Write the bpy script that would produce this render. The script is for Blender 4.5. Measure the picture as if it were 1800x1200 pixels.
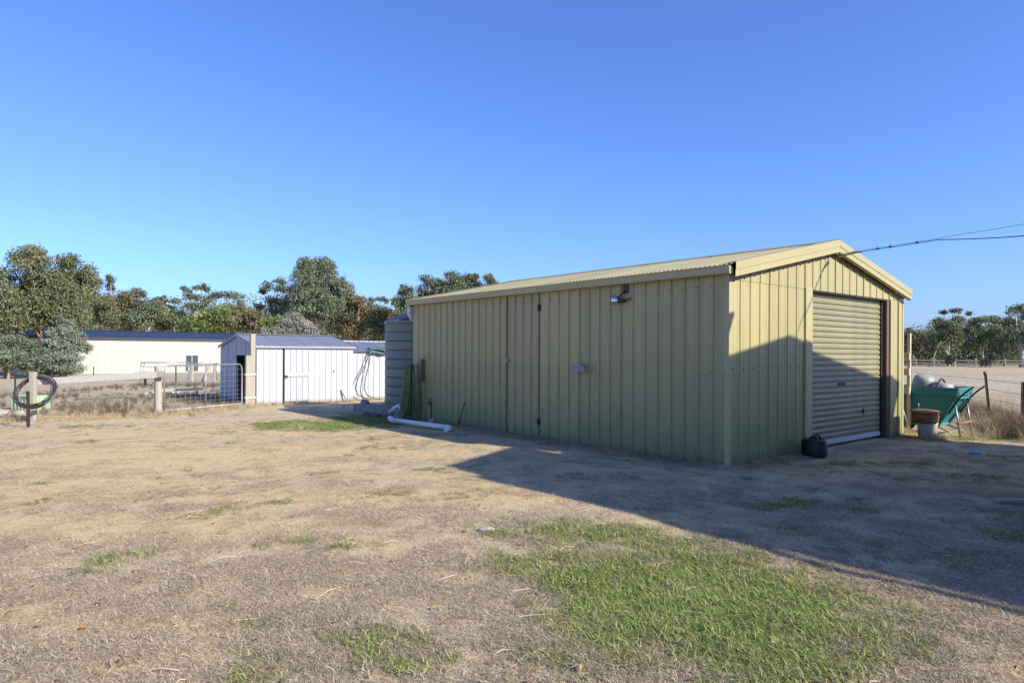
import bpy, bmesh, math, random
import numpy as np
from mathutils import Vector, Matrix
R = math.radians
sc = bpy.context.scene
for o in list(bpy.data.objects): bpy.data.objects.remove(o)
col = sc.collection

# ------------------------------------------------------------------ camera, sky, sun, exposure
cam_d = bpy.data.cameras.new("camera"); cam = bpy.data.objects.new("camera", cam_d); col.objects.link(cam)
cam_d.sensor_width = 36.0; cam_d.lens = 36.0 * 1181.27 / 1800.0
cam_d.shift_y = 20.3 / 1800.0
cam_d.clip_start = 0.05; cam_d.clip_end = 4000
cam.location = (0, 0, 1.5); cam.rotation_euler = (R(90), R(-0.26), 0)
sc.camera = cam

TH = 0.68894394
G = np.array([math.cos(TH), math.sin(TH)]); LV = np.array([-math.sin(TH), math.cos(TH)]); A0 = np.array([2.8803, 8.9303])
SUN_L = Vector((0.5, -1.6, 1.0))                      # towards the sun, along the shed's own axes
s2 = G * SUN_L.x + LV * SUN_L.y
SUN_W = Vector((s2[0], s2[1], SUN_L.z)).normalized()
SUN_EL = math.asin(SUN_W.z); SUN_AZ = math.atan2(SUN_W.x, SUN_W.y)

world = bpy.data.worlds.new("World"); sc.world = world; world.use_nodes = True
wn = world.node_tree; bg = wn.nodes["Background"]
sky = wn.nodes.new("ShaderNodeTexSky"); sky.sky_type = 'NISHITA'; sky.sun_disc = False
sky.sun_elevation = SUN_EL; sky.sun_rotation = SUN_AZ
sky.altitude = 0; sky.air_density = 1.0; sky.dust_density = 1.0; sky.ozone_density = 6.0
wb = wn.nodes.new("ShaderNodeMix"); wb.data_type = 'RGBA'; wb.blend_type = 'MULTIPLY'; wb.inputs[0].default_value = 1.0
wb.inputs[7].default_value = (0.60, 0.695, 1.0, 1)          # the camera's white balance on the whole sky
wn.links.new(sky.outputs[0], wb.inputs[6]); wn.links.new(wb.outputs[2], bg.inputs[0])
bg.inputs[1].default_value = 0.15

sun_d = bpy.data.lights.new("sun", 'SUN'); sun_d.energy = 4.6; sun_d.angle = R(0.53); sun_d.color = (1.0, 0.93, 0.80)
sun = bpy.data.objects.new("sun", sun_d); col.objects.link(sun)
sun.rotation_euler = SUN_W.to_track_quat('Z', 'Y').to_euler(); sun.location = (20, -20, 30)
vs = sc.view_settings; sc.display_settings.display_device = 'sRGB'
vs.view_transform = 'Standard'; vs.look = 'None'; vs.exposure = 0.75; vs.gamma = 1.0; vs.use_curve_mapping = False
sc.render.engine = 'CYCLES'
sc.cycles.max_bounces = 6; sc.cycles.diffuse_bounces = 3; sc.cycles.glossy_bounces = 2; sc.cycles.transmission_bounces = 3
sc.cycles.use_denoising = True

# ------------------------------------------------------------------ helpers
def W(lx, ly):                                        # shed axes -> world
    q = A0 + G * lx + LV * ly
    return float(q[0]), float(q[1])
def to_local(x, y):
    d = np.stack([np.asarray(x) - A0[0], np.asarray(y) - A0[1]], -1)
    return d @ G, d @ LV

def vnoise(x, y, seed=0):
    xi = np.floor(x).astype(np.int64); yi = np.floor(y).astype(np.int64)
    fx = x - xi; fy = y - yi; fx = fx * fx * (3 - 2 * fx); fy = fy * fy * (3 - 2 * fy)
    def h(a, b):
        n = (a * 374761393 + b * 668265263 + seed * 1442695041) & 0x7fffffff
        n = ((n ^ (n >> 13)) * 1274126177) & 0x7fffffff
        return ((n ^ (n >> 16)) & 0xffff) / 65535.0
    a = h(xi, yi); b = h(xi + 1, yi); c = h(xi, yi + 1); d = h(xi + 1, yi + 1)
    return (a * (1 - fx) + b * fx) * (1 - fy) + (c * (1 - fx) + d * fx) * fy
def fbm(x, y, seed=0, oct=4):
    x = np.asarray(x, float); y = np.asarray(y, float)
    s = 0; a = 0.5; t = 0
    for i in range(oct):
        s = s + a * vnoise(x, y, seed + i * 17); t += a; a *= 0.5; x = x * 2.03 + 11.3; y = y * 2.03 + 5.7
    return s / t
def gz(x, y):
    lx, ly = to_local(x, y)                              # soil banked up against the shed walls
    dx = np.maximum(np.maximum(-lx, lx - 5.77), 0); dy = np.maximum(np.maximum(-ly, ly - 8.03), 0); dd = np.hypot(dx, dy)
    gap = 1 - np.clip(1 - np.abs(lx - 3.65) / 1.7, 0, 1) ** .3 * (ly < .5)
    bank = (.05 * np.exp(-(dd / .22) ** 2)) * np.clip(1.9 * fbm(np.asarray(x) * 2.2, np.asarray(y) * 2.2, 15, 3) - .45, 0, 1) * gap
    return bank + 0.05 * (fbm(np.asarray(x) * .35, np.asarray(y) * .35, 3, 3) - .5) + 0.028 * (fbm(np.asarray(x) * 1.9, np.asarray(y) * 1.9, 9, 3) - .5) - 0.01

def tag(o, label=None, cat=None, group=None, kind=None):
    if label: o["label"] = label
    if cat: o["category"] = cat
    if group: o["group"] = group
    if kind: o["kind"] = kind
    return o
def empty(name, label, cat, loc=(0, 0, 0), rz=0.0, group=None, tilt=(0, 0)):
    o = bpy.data.objects.new(name, None); col.objects.link(o)
    o.empty_display_size = 0.2
    o.location = loc; o.rotation_euler = (tilt[0], tilt[1], rz)
    return tag(o, label, cat, group)
def at_shed(name, label, cat, lx, ly, z=0.0, rz=0.0, group=None, tilt=(0, 0)):
    x, y = W(lx, ly)
    return empty(name, label, cat, (x, y, z), TH + rz, group, tilt)
def copy_tree(o, parent=None):
    c = o.copy(); col.objects.link(c)
    if parent: c.parent = parent
    for ch in [q for q in bpy.data.objects if q.parent == o]: copy_tree(ch, c)
    return c

class MB:
    def __init__(s): s.v = []; s.f = []; s.sm = []
    def add(s, v, f, sm=False):
        n = len(s.v); s.v += [tuple(p) for p in v]; s.f += [tuple(i + n for i in q) for q in f]; s.sm += [sm] * len(f); return s
    def box(s, x0, x1, y0, y1, z0, z1):
        v = [(x0, y0, z0), (x1, y0, z0), (x1, y1, z0), (x0, y1, z0), (x0, y0, z1), (x1, y0, z1), (x1, y1, z1), (x0, y1, z1)]
        return s.add(v, [(0, 3, 2, 1), (4, 5, 6, 7), (0, 1, 5, 4), (1, 2, 6, 5), (2, 3, 7, 6), (3, 0, 4, 7)])
    def bar(s, p, q, w, t, up=(0, 0, 1), ch=0.0):       # rectangular bar from p to q
        p = Vector(p); q = Vector(q); d = (q - p).normalized(); u = Vector(up)
        a = d.cross(u)
        if a.length < 1e-4: a = d.cross(Vector((1, 0, 0)))
        a.normalize(); b = a.cross(d).normalized()
        if ch > 0:
            ring = [(-w/2, -t/2+ch), (-w/2+ch, -t/2), (w/2-ch, -t/2), (w/2, -t/2+ch), (w/2, t/2-ch), (w/2-ch, t/2), (-w/2+ch, t/2), (-w/2, t/2-ch)]
        else: ring = [(-w/2, -t/2), (w/2, -t/2), (w/2, t/2), (-w/2, t/2)]
        n = len(ring)
        v = [p + a * x + b * y for x, y in ring] + [q + a * x + b * y for x, y in ring]
        f = [(i, (i+1) % n, n + (i+1) % n, n + i) for i in range(n)] + [tuple(range(n-1, -1, -1)), tuple(range(n, 2*n))]
        return s.add(v, f)
    def tube(s, pts, r, n=8, caps=True):
        pts = [Vector(p) for p in pts]; m = len(pts)
        rs = r if isinstance(r, (list, tuple)) else [r] * m
        v = []; prev = None
        for i, p in enumerate(pts):
            d = (pts[min(i+1, m-1)] - pts[max(i-1, 0)]).normalized()
            if prev is None:
                a = d.cross(Vector((0, 0, 1)))
                if a.length < 1e-3: a = d.cross(Vector((1, 0, 0)))
            else: a = prev - d * prev.dot(d)
            a.normalize(); prev = a; b = d.cross(a)
            for k in range(n):
                t = 2 * math.pi * k / n
                v.append(p + (a * math.cos(t) + b * math.sin(t)) * rs[i])
        f = [(i*n+k, i*n+(k+1) % n, (i+1)*n+(k+1) % n, (i+1)*n+k) for i in range(m-1) for k in range(n)]
        s.add(v, f, True)
        if caps:
            k0 = len(s.v) - n * m
            s.f += [tuple(k0 + k for k in range(n-1, -1, -1)), tuple(k0 + (m-1)*n + k for k in range(n))]; s.sm += [False, False]
        return s
    def lathe(s, prof, n=32, c=(0, 0, 0), closed_ends=True, a0=0, a1=2*math.pi):
        m = len(prof); v = []; full = abs(a1 - a0 - 2*math.pi) < 1e-6; nn = n if full else n + 1
        for r, z in prof:
            for k in range(nn):
                t = a0 + (a1 - a0) * k / n
                v.append((c[0] + r * math.cos(t), c[1] + r * math.sin(t), c[2] + z))
        f = []
        for i in range(m-1):
            for k in range(n):
                k2 = (k+1) % nn
                f.append((i*nn+k, i*nn+k2, (i+1)*nn+k2, (i+1)*nn+k))
        s.add(v, f, True)
        if closed_ends and full:
            k0 = len(s.v) - nn * m
            s.f += [tuple(k0 + k for k in range(nn-1, -1, -1)), tuple(k0 + (m-1)*nn + k for k in range(nn))]; s.sm += [False, False]
        return s
    def strip(s, rows, sm=False):                        # rows of equal length -> quads
        n = len(rows[0]); v = [p for r in rows for p in r]
        f = [(i*n+k, i*n+k+1, (i+1)*n+k+1, (i+1)*n+k) for i in range(len(rows)-1) for k in range(n-1)]
        return s.add(v, f, sm)
    def prism(s, outline, axis_pts):                     # outline [(a,b)] extruded by f(a,b,t) for two t
        n = len(outline); v = [axis_pts(a, b, 0) for a, b in outline] + [axis_pts(a, b, 1) for a, b in outline]
        f = [(i, (i+1) % n, n + (i+1) % n, n + i) for i in range(n)] + [tuple(range(n-1, -1, -1)), tuple(range(n, 2*n))]
        return s.add(v, f)
    def mesh(s, name):
        me = bpy.data.meshes.new(name); me.from_pydata([tuple(p) for p in s.v], [], s.f)
        me.polygons.foreach_set("use_smooth", s.sm); me.update(); return me
    def build(s, name, mat, parent=None, kind=None, bevel=0):
        me = s.mesh(name); me.materials.append(mat)
        bm = bmesh.new(); bm.from_mesh(me); bmesh.ops.recalc_face_normals(bm, faces=bm.faces); bm.to_mesh(me); bm.free()
        o = bpy.data.objects.new(name, me); col.objects.link(o)
        if parent: o.parent = parent
        if kind: o["kind"] = kind
        if bevel:
            b = o.modifiers.new("edge", 'BEVEL'); b.width = bevel; b.segments = 2; b.limit_method = 'ANGLE'; b.angle_limit = R(40)
        return o

def np_mesh(name, V, nper, C, mat, parent=None, norm=None):
    """faces of nper consecutive vertices each; per-vertex colour"""
    N = len(V); nf = N // nper
    me = bpy.data.meshes.new(name)
    me.vertices.add(N); me.vertices.foreach_set("co", np.ascontiguousarray(V, np.float32).ravel())
    me.loops.add(N); me.loops.foreach_set("vertex_index", np.arange(N, dtype=np.int32))
    me.polygons.add(nf); me.polygons.foreach_set("loop_start", np.arange(0, N, nper, dtype=np.int32))
    if C is not None:
        at = me.color_attributes.new("tint", 'FLOAT_COLOR', 'POINT')
        at.data.foreach_set("color", np.ascontiguousarray(np.concatenate([C, np.ones((N, 1))], 1), np.float32).ravel())
    me.update(calc_edges=True); me.validate()
    me.materials.append(mat)
    if parent is False: return me
    o = bpy.data.objects.new(name, me); col.objects.link(o)
    if parent: o.parent = parent
    return o

# ------------------------------------------------------------------ materials
def new_mat(name):
    m = bpy.data.materials.new(name); m.use_nodes = True; nt = m.node_tree
    return m, nt, nt.nodes["Principled BSDF"]
def N(nt, t, **kw):
    n = nt.nodes.new(t)
    for k, v in kw.items(): setattr(n, k, v)
    return n
def noise(nt, vec, scale, detail=4, rough=.55, dist=0.0):
    n = N(nt, "ShaderNodeTexNoise"); n.inputs["Scale"].default_value = scale; n.inputs["Detail"].default_value = detail
    n.inputs["Roughness"].default_value = rough; n.inputs["Distortion"].default_value = dist
    if vec is not None: nt.links.new(vec, n.inputs["Vector"])
    return n.outputs["Fac"]
def ramp(nt, fac, stops):
    r = N(nt, "ShaderNodeValToRGB"); e = r.color_ramp.elements
    while len(e) < len(stops): e.new(0.5)
    for q, (p, c) in zip(e, stops):
        q.position = p; q.color = (c, c, c, 1) if not hasattr(c, '__len__') else (c[0], c[1], c[2], 1)
    nt.links.new(fac, r.inputs[0]); return r.outputs[0]
def mix(nt, a, b, fac, mode='MIX'):
    m = N(nt, "ShaderNodeMix", data_type='RGBA', blend_type=mode)
    for sck, v in ((m.inputs[0], fac), (m.inputs[6], a), (m.inputs[7], b)):
        if hasattr(v, 'is_linked'): nt.links.new(v, sck)
        elif hasattr(v, '__len__'): sck.default_value = (v[0], v[1], v[2], 1)
        else: sck.default_value = v
    return m.outputs[2]
def math_n(nt, op, a, b=0.0, clamp=False):
    m = N(nt, "ShaderNodeMath", operation=op, use_clamp=clamp)
    for sck, v in ((m.inputs[0], a), (m.inputs[1], b)):
        if hasattr(v, 'is_linked'): nt.links.new(v, sck)
        else: sck.default_value = v
    return m.outputs[0]
def mapping(nt, scale=(1, 1, 1), coord="Object"):
    tc = N(nt, "ShaderNodeTexCoord"); mp = N(nt, "ShaderNodeMapping"); mp.inputs["Scale"].default_value = scale
    nt.links.new(tc.outputs[coord], mp.inputs["Vector"]); return mp.outputs[0]
def bump(nt, bs, fac, strength=.3, dist=.01):
    b = N(nt, "ShaderNodeBump"); b.inputs["Strength"].default_value = strength; b.inputs["Distance"].default_value = dist
    nt.links.new(fac, b.inputs["Height"]); nt.links.new(b.outputs[0], bs.inputs["Normal"])
def simple(name, c, rough=.6, metal=0.0, var=.18, scale=8, stretch=(1, 1, 1), bmp=0.0, spots=None, spot_c=None, fine=60):
    m, nt, bs = new_mat(name); v = mapping(nt, stretch)
    n1 = noise(nt, v, scale, 5); n2 = noise(nt, v, fine, 3)
    base = mix(nt, [x * (1 - var) for x in c], [min(1, x * (1 + var)) for x in c], n1)
    base = mix(nt, base, [x * (1 - var * 1.5) for x in c], ramp(nt, n2, [(.55, 0.0), (.8, .6)]))
    if spots: base = mix(nt, base, spot_c, ramp(nt, noise(nt, v, spots[0], 5, .65), [(spots[1], 0.0), (spots[2], spots[3])]))
    nt.links.new(base, bs.inputs["Base Color"]); bs.inputs["Metallic"].default_value = metal
    nt.links.new(ramp(nt, n1, [(.2, max(.05, rough - .1)), (.8, min(1, rough + .1))]), bs.inputs["Roughness"])
    if bmp: bump(nt, bs, n2, bmp, .01)
    return m
def steel_paint(name, c, rough=.42, algae_shade=0.0, dirt=.25, rust=False, oil=.1):
    """painted steel sheet: faint oil-canning, vertical dirt streaks, splash staining near the ground"""
    m, nt, bs = new_mat(name)
    v = mapping(nt); vs_ = mapping(nt, (9, 9, .35))
    big = noise(nt, v, .9, 4); st = noise(nt, vs_, 1.0, 6, .65); fine = noise(nt, v, 70, 3)
    base = mix(nt, [x * .90 for x in c], [min(1, x * 1.06) for x in c], big)
    base = mix(nt, base, [c[0] * .62, c[1] * .62, c[2] * .66], math_n(nt, 'MULTIPLY', ramp(nt, st, [(.48, 0.0), (.78, 1.0)]), dirt))
    sep = N(nt, "ShaderNodeSeparateXYZ"); nt.links.new(v, sep.inputs[0])
    if algae_shade:
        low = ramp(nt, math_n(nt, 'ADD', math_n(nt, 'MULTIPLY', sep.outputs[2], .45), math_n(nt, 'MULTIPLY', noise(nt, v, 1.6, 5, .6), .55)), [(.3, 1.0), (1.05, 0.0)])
        base = mix(nt, base, (c[0] * .50, c[1] * .66, c[2] * .62), math_n(nt, 'MULTIPLY', low, algae_shade))  # algae tint that also paints in darker, greener shade low on the wall
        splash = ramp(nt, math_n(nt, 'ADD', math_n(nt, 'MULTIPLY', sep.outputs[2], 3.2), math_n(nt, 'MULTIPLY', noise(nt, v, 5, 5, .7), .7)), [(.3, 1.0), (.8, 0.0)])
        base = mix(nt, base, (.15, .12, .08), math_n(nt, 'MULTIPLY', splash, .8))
    if rust:
        base = mix(nt, base, (.16, .07, .03), ramp(nt, noise(nt, vs_, 1.6, 6, .7), [(.66, 0.0), (.74, .7)]))
    base = mix(nt, base, [x * .8 for x in c], ramp(nt, fine, [(.62, 0.0), (.8, .35)]))
    oi = N(nt, "ShaderNodeObjectInfo"); base = mix(nt, base, (.86, .87, .90), ramp(nt, oi.outputs["Random"], [(0, 0.0), (1, .8)]), 'MULTIPLY')
    nt.links.new(base, bs.inputs["Base Color"])
    nt.links.new(ramp(nt, big, [(.2, rough - .08), (.8, rough + .12)]), bs.inputs["Roughness"])
    b = N(nt, "ShaderNodeBump"); b.inputs["Strength"].default_value = oil; b.inputs["Distance"].default_value = .05
    nt.links.new(noise(nt, mapping(nt, (3, 3, 1.1)), 1.2, 2), b.inputs["Height"]); nt.links.new(b.outputs[0], bs.inputs["Normal"])
    return m
def timber(name, c, grain=(30, 30, 1.5), rough=.85, var=.35, grey=.4):
    m, nt, bs = new_mat(name); v = mapping(nt, grain)
    g = noise(nt, v, 1.3, 7, .7, .6); bl = noise(nt, mapping(nt), 3, 4)
    base = mix(nt, [x * (1 - var) for x in c], [min(1, x * (1 + var * .6)) for x in c], ramp(nt, g, [(.3, 0.0), (.7, 1.0)]))
    l = sum(c) / 3
    base = mix(nt, base, (l * .95, l * .95, l * .93), math_n(nt, 'MULTIPLY', bl, grey))
    base = mix(nt, base, [x * .35 for x in c], ramp(nt, noise(nt, v, 3.1, 4, .6), [(.66, 0.0), (.74, .8)]))
    nt.links.new(base, bs.inputs["Base Color"]); bs.inputs["Roughness"].default_value = rough
    bump(nt, bs, g, .5, .006); return m
def foliage_mat(name, trans=.3, rough=.55, inst=False):
    m, nt, bs = new_mat(name)
    a = N(nt, "ShaderNodeAttribute", attribute_name="tint"); c = a.outputs["Color"]
    if inst:
        oi = N(nt, "ShaderNodeObjectInfo")
        c = mix(nt, c, (1.0, .9, .78), ramp(nt, oi.outputs["Random"], [(0, 0.0), (1, .5)]), 'MULTIPLY')
        c = mix(nt, c, (.0, .0, .0), ramp(nt, oi.outputs["Random"], [(.0, .24), (.5, 0.0)]))
    nt.links.new(c, bs.inputs["Base Color"]); bs.inputs["Roughness"].default_value = rough
    bs.inputs["Specular IOR Level"].default_value = .25
    t = N(nt, "ShaderNodeBsdfTranslucent"); nt.links.new(c, t.inputs["Color"])
    ms = N(nt, "ShaderNodeMixShader"); ms.inputs[0].default_value = trans
    nt.links.new(bs.outputs[0], ms.inputs[1]); nt.links.new(t.outputs[0], ms.inputs[2])
    nt.links.new(ms.outputs[0], nt.nodes["Material Output"].inputs[0]); return m

BEIGE = (.395, .345, .162)
M = {}
M['beige'] = steel_paint('beige_steel', BEIGE, algae_shade=.85, dirt=.5)
M['door_beige'] = steel_paint('beige_steel_door', (.36, .305, .158), algae_shade=.5, dirt=.4)
M['roof_beige'] = steel_paint('beige_roof_steel', (.41, .365, .175), dirt=.2)
M['trim_beige'] = steel_paint('beige_trim_steel', (.40, .35, .168), dirt=.15, oil=.03)
M['roller'] = steel_paint('roller_steel', (.35, .325, .172), dirt=.25, algae_shade=.25)
M['zinc'] = steel_paint('zinc_steel', (.50, .505, .51), rough=.55, dirt=.3, algae_shade=.12, rust=False)
M['zinc_side'] = steel_paint('zinc_end_steel', (.50, .51, .53), rough=.5, dirt=.25)
M['zinc_roof'] = simple('zinc_roof_steel', (.30, .31, .325), rough=.45, metal=.3, var=.2, scale=2, stretch=(1, 3, 1))
M['cream'] = steel_paint('cream_steel', (.48, .455, .375), dirt=.08, oil=.02)
M['navy'] = simple('navy_roof_steel', (.022, .032, .062), rough=.6, var=.15, scale=1)
M['tank'] = steel_paint('tank_blue_green', (.155, .195, .158), rough=.5, dirt=.35)
M['galv'] = simple('galvanised_steel', (.31, .315, .32), rough=.42, metal=.5, var=.2, scale=20)
M['dark_steel'] = simple('dark_steel', (.03, .025, .022), rough=.65, metal=.3, var=.3, scale=20, spots=(14, .5, .7, .6), spot_c=(.13, .06, .03))
M['black_plastic'] = simple('black_plastic', (.014, .013, .014), rough=.5, var=.3, scale=10)
M['black_metal'] = simple('black_metal', (.025, .025, .03), rough=.5, var=.3, scale=10)
M['white_plastic'] = simple('white_plastic', (.66, .67, .66), rough=.35, var=.08, scale=6, spots=(7, .58, .75, .35), spot_c=(.4, .36, .28))
M['chrome'] = simple('reflector_steel', (.75, .8, .85), rough=.12, metal=1.0, var=.05)
M['glass_dark'] = simple('dark_pane', (.05, .065, .08), rough=.12, var=.15)
M['post'] = timber('weathered_post', (.38, .335, .24), grey=.5)
M['rail'] = timber('weathered_rail', (.34, .32, .28), grain=(1.5, 30, 30), grey=.7)
M['pale_timber'] = timber('pale_timber', (.56, .49, .33), grey=.15)
M['brown_timber'] = timber('brown_timber', (.15, .085, .05), grey=.2)
M['grey_timber'] = timber('grey_timber', (.27, .26, .27), grain=(3, 3, 22), grey=.7)
M['teal'] = simple('teal_plastic', (.025, .185, .185), rough=.42, var=.15, scale=3, spots=(5, .5, .8, .5), spot_c=(.10, .26, .24))
M['rust'] = simple('rusty_steel', (.26, .105, .05), rough=.85, var=.4, scale=12, stretch=(1, 1, 5), spots=(6, .5, .62, .8), spot_c=(.40, .22, .09), bmp=.4)
M['grey_poly'] = simple('grey_poly', (.27, .285, .27), rough=.55, var=.15, scale=5, spots=(9, .55, .7, .4), spot_c=(.22, .2, .17))
M['concrete'] = simple('concrete', (.28, .275, .255), rough=.9, var=.3, scale=5, bmp=.5, spots=(3, .5, .7, .5), spot_c=(.12, .13, .08))
M['brick'] = simple('old_brick', (.20, .10, .065), rough=.9, var=.35, scale=12, bmp=.5, spots=(8, .5, .7, .4), spot_c=(.22, .2, .17))
M['stone'] = simple('pale_stone', (.34, .31, .265), rough=.9, var=.2, scale=6, bmp=.5)
M['blue_plastic'] = simple('blue_plastic', (.08, .26, .55), rough=.4, var=.1)
M['crate_green'] = simple('crate_green', (.33, .42, .26), rough=.5, var=.15, scale=5)
M['hose_green'] = simple('hose_green', (.085, .15, .035), rough=.5, var=.3, scale=6)
M['hose_olive'] = simple('hose_olive', (.17, .18, .06), rough=.55, var=.3, scale=6)
M['hose_dark'] = simple('hose_dark', (.035, .07, .02), rough=.55, var=.3, scale=6)
M['shade_cloth'] = simple('shade_cloth', (.06, .12, .115), rough=.8, var=.3, scale=14, bmp=.4)
M['poly_pipe'] = simple('poly_pipe', (.045, .047, .05), rough=.5, var=.3)
M['cable_grey'] = simple('cable_grey', (.30, .28, .26), rough=.6, var=.2)
M['cable_dark'] = simple('cable_dark', (.09, .085, .10), rough=.6, var=.2)
M['tarp'] = simple('pale_tarp', (.36, .42, .50), rough=.6, var=.25, scale=5)
M['bark'] = simple('pale_bark', (.40, .33, .26), rough=.9, var=.35, scale=4, stretch=(1, 1, .3), spots=(3, .5, .7, .6), spot_c=(.2, .15, .11))
M['bark_red'] = simple('red_bark', (.32, .2, .135), rough=.9, var=.35, scale=4, stretch=(1, 1, .3))
M['leaf'] = foliage_mat('leaf', .25)
M['grass'] = foliage_mat('grass_blade', .3, .6, inst=True)
M['clod'] = simple('dirt_clod', (.44, .33, .21), .95, var=.3, scale=9)
M['interior'] = simple('shed_interior', (.10, .095, .08), rough=.9)
M['neighbour'] = steel_paint('grey_green_steel', (.30, .31, .26), dirt=.2)
# ------------------------------------------------------------------ ground
def blobs(x, y, L_):
    r = 0
    for cx, cy, rx, ry, w in L_:
        r = np.maximum(r, w * np.exp(-(((x - cx) / rx) ** 2 + ((y - cy) / ry) ** 2)))
    return r
GREEN = [(1.25, 4.15, .85, .85, 1.15), (.75, 4.5, .6, .6, .95), (1.45, 5.0, .5, .45, .5), (.3, 5.6, .6, .5, .35), (1.8, 3.7, .3, .25, .6), (1.0, 5.6, .8, .45, .42), (.55, 3.65, .35, .22, .55), (.05, 4.9, .4, .4, .3),
         (-3.7, 14.0, 1.0, .9, 1.5), (-4.7, 13.7, .8, .5, .9), (-3.0, 15.6, 1.0, 1.0, .9), (-2.6, 14.6, .7, .5, .8), (-1.4, 12.4, .5, .4, .35),
         (-.9, 3.55, .2, .1, .34), (-1.35, 3.75, .26, .09, .45), (-.5, 3.25, .25, .08, .28), (.2, 3.35, .25, .1, .3), (-1.9, 10.8, .6, .3, .35), (-.6, 7.2, .5, .3, .3),
         (9.2, 12.3, 2.0, .55, .8), (5.6, 8.3, .5, .25, .7), (5.0, 9.3, .9, .25, .5), (5.4, 6.0, .5, .25, .8), (4.6, 5.6, .6, .3, .6), (3.3, 5.0, .4, .2, .5), (3.0, 6.8, .6, .3, .5), (-8.9, 13.4, .7, .4, .5), (-10.2, 22.5, 1.6, 1.0, .7)]
BARE = [(-3.4, 5.8, 1.9, .5, 1.0), (-5.6, 9.6, 2.4, 1.3, .9), (-2.2, 7.0, 1.6, .5, .7), (-2.4, 3.75, .7, .14, .9), (-1.7, 3.25, .5, .12, .6), (-5.0, 7.4, 1.5, .8, .8), (-7.5, 12.3, 2.5, .9, .8), (-2.9, 10.2, 1.5, .6, .6),
        (3.4, 3.5, .6, .3, .6), (2.6, 3.2, .5, .2, .5), (5.2, 9.2, 1.6, .7, .55), (2.2, 8.3, .5, .3, .4), (-1.2, 5.0, .9, .3, .5)]
def masks(x, y):
    bare = blobs(x, y, BARE) * (.35 + 1.0 * fbm(x * .9, y * 2.2, 21, 4)) + .75 * np.clip(fbm(x * .55, y * 1.3, 31, 5) - .56, 0, 1) * 3
    green = blobs(x, y, GREEN) * np.clip(2.6 * fbm(x * 2.4, y * 2.4, 41, 5) - .38, .05, 1.4) + np.clip(fbm(x * 1.7, y * 1.7, 51, 4) - .60, 0, 1) * 1.5
    lx, ly = to_local(x, y)
    pad = np.clip((lx - 9.0) / 2.0, 0, 1)
    pad = np.maximum(pad, np.clip((ly - 13.6) / 2.0, 0, 1) * (lx < 8))
    pad = np.maximum(pad, np.clip((ly - 18) / 3.0, 0, 1))
    bare = bare * (1 - .75 * pad)
    far = np.clip((np.hypot(x, y) - 26) / 20, 0, 1)
    return np.clip(bare, 0, 1), np.clip(green, 0, 1) * (1 - far), pad
def sinh_axis(c, lo, hi, n, a):
    t = np.linspace(math.asinh((lo - c) / a), math.asinh((hi - c) / a), n); return c + a * np.sinh(t)
gx = sinh_axis(0, -900, 900, 440, 4.5); gy = sinh_axis(6.5, -90, 1600, 420, 4.5)
GX, GY = np.meshgrid(gx, gy)
GZ = gz(GX, GY) * np.clip(1 - (np.hypot(GX, GY) - 60) / 60, 0, 1)
me = bpy.data.meshes.new("ground"); nx, ny = len(gx), len(gy)
me.vertices.add(nx * ny); me.vertices.foreach_set("co", np.stack([GX, GY, GZ], -1).astype(np.float32).ravel())
ii = (np.arange(ny - 1)[:, None] * nx + np.arange(nx - 1)[None, :]).ravel()
q = np.stack([ii, ii + 1, ii + nx + 1, ii + nx], -1).astype(np.int32)
me.loops.add(q.size); me.loops.foreach_set("vertex_index", q.ravel())
me.polygons.add(len(q)); me.polygons.foreach_set("loop_start", np.arange(0, q.size, 4, dtype=np.int32))
me.polygons.foreach_set("use_smooth", np.ones(len(q), bool))
b_, g_, p_ = masks(GX.ravel(), GY.ravel())
at_ = me.color_attributes.new("cover", 'FLOAT_COLOR', 'POINT')
at_.data.foreach_set("color", np.stack([b_, g_, p_, np.ones_like(b_)], -1).astype(np.float32).ravel())
me.update(calc_edges=True)
m, nt, bs = new_mat("dry_ground")
v = mapping(nt); at_n = N(nt, "ShaderNodeAttribute", attribute_name="cover"); sp = N(nt, "ShaderNodeSeparateColor"); nt.links.new(at_n.outputs["Color"], sp.inputs[0])
fine = noise(nt, v, 55, 5, .7); mid = noise(nt, v, 11, 5, .65); big = noise(nt, v, 1.6, 5, .6); streak = noise(nt, mapping(nt, (22, 60, 30)), 1.6, 5, .7, .8); huge = noise(nt, mapping(nt, (.06, .22, 1)), 1, 6, .65)
straw = ramp(nt, fine, [(.25, (.28, .205, .115)), (.45, (.52, .405, .235)), (.62, (.65, .525, .325)), (.8, (.75, .64, .44))])
straw = mix(nt, straw, (.44, .37, .265), ramp(nt, mid, [(.4, 0.0), (.68, .65)]))
straw = mix(nt, straw, (.70, .60, .42), ramp(nt, streak, [(.56, 0.0), (.7, .55)]))
dirt = ramp(nt, mid, [(.25, (.49, .35, .18)), (.55, (.60, .445, .24)), (.8, (.67, .515, .295))])
dirt = mix(nt, dirt, (.42, .315, .20), ramp(nt, fine, [(.55, 0.0), (.72, .6)]))
straw = mix(nt, straw, (.40, .30, .18), ramp(nt, noise(nt, v, .8, 6, .7), [(.5, 0.0), (.66, .6)]))
bare = ramp(nt, math_n(nt, 'ADD', math_n(nt, 'MULTIPLY', sp.outputs[0], .75), math_n(nt, 'MULTIPLY', big, .5)), [(.30, 0.0), (.55, .95)])
base = mix(nt, straw, dirt, bare)
pad = ramp(nt, mid, [(.2, (.29, .24, .17)), (.5, (.385, .33, .245)), (.8, (.46, .40, .305))])
pad = mix(nt, pad, (.30, .24, .16), ramp(nt, huge, [(.44, 0.0), (.62, .85)]))
pad = mix(nt, pad, straw, .3)
base = mix(nt, base, pad, sp.outputs[2])
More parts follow.
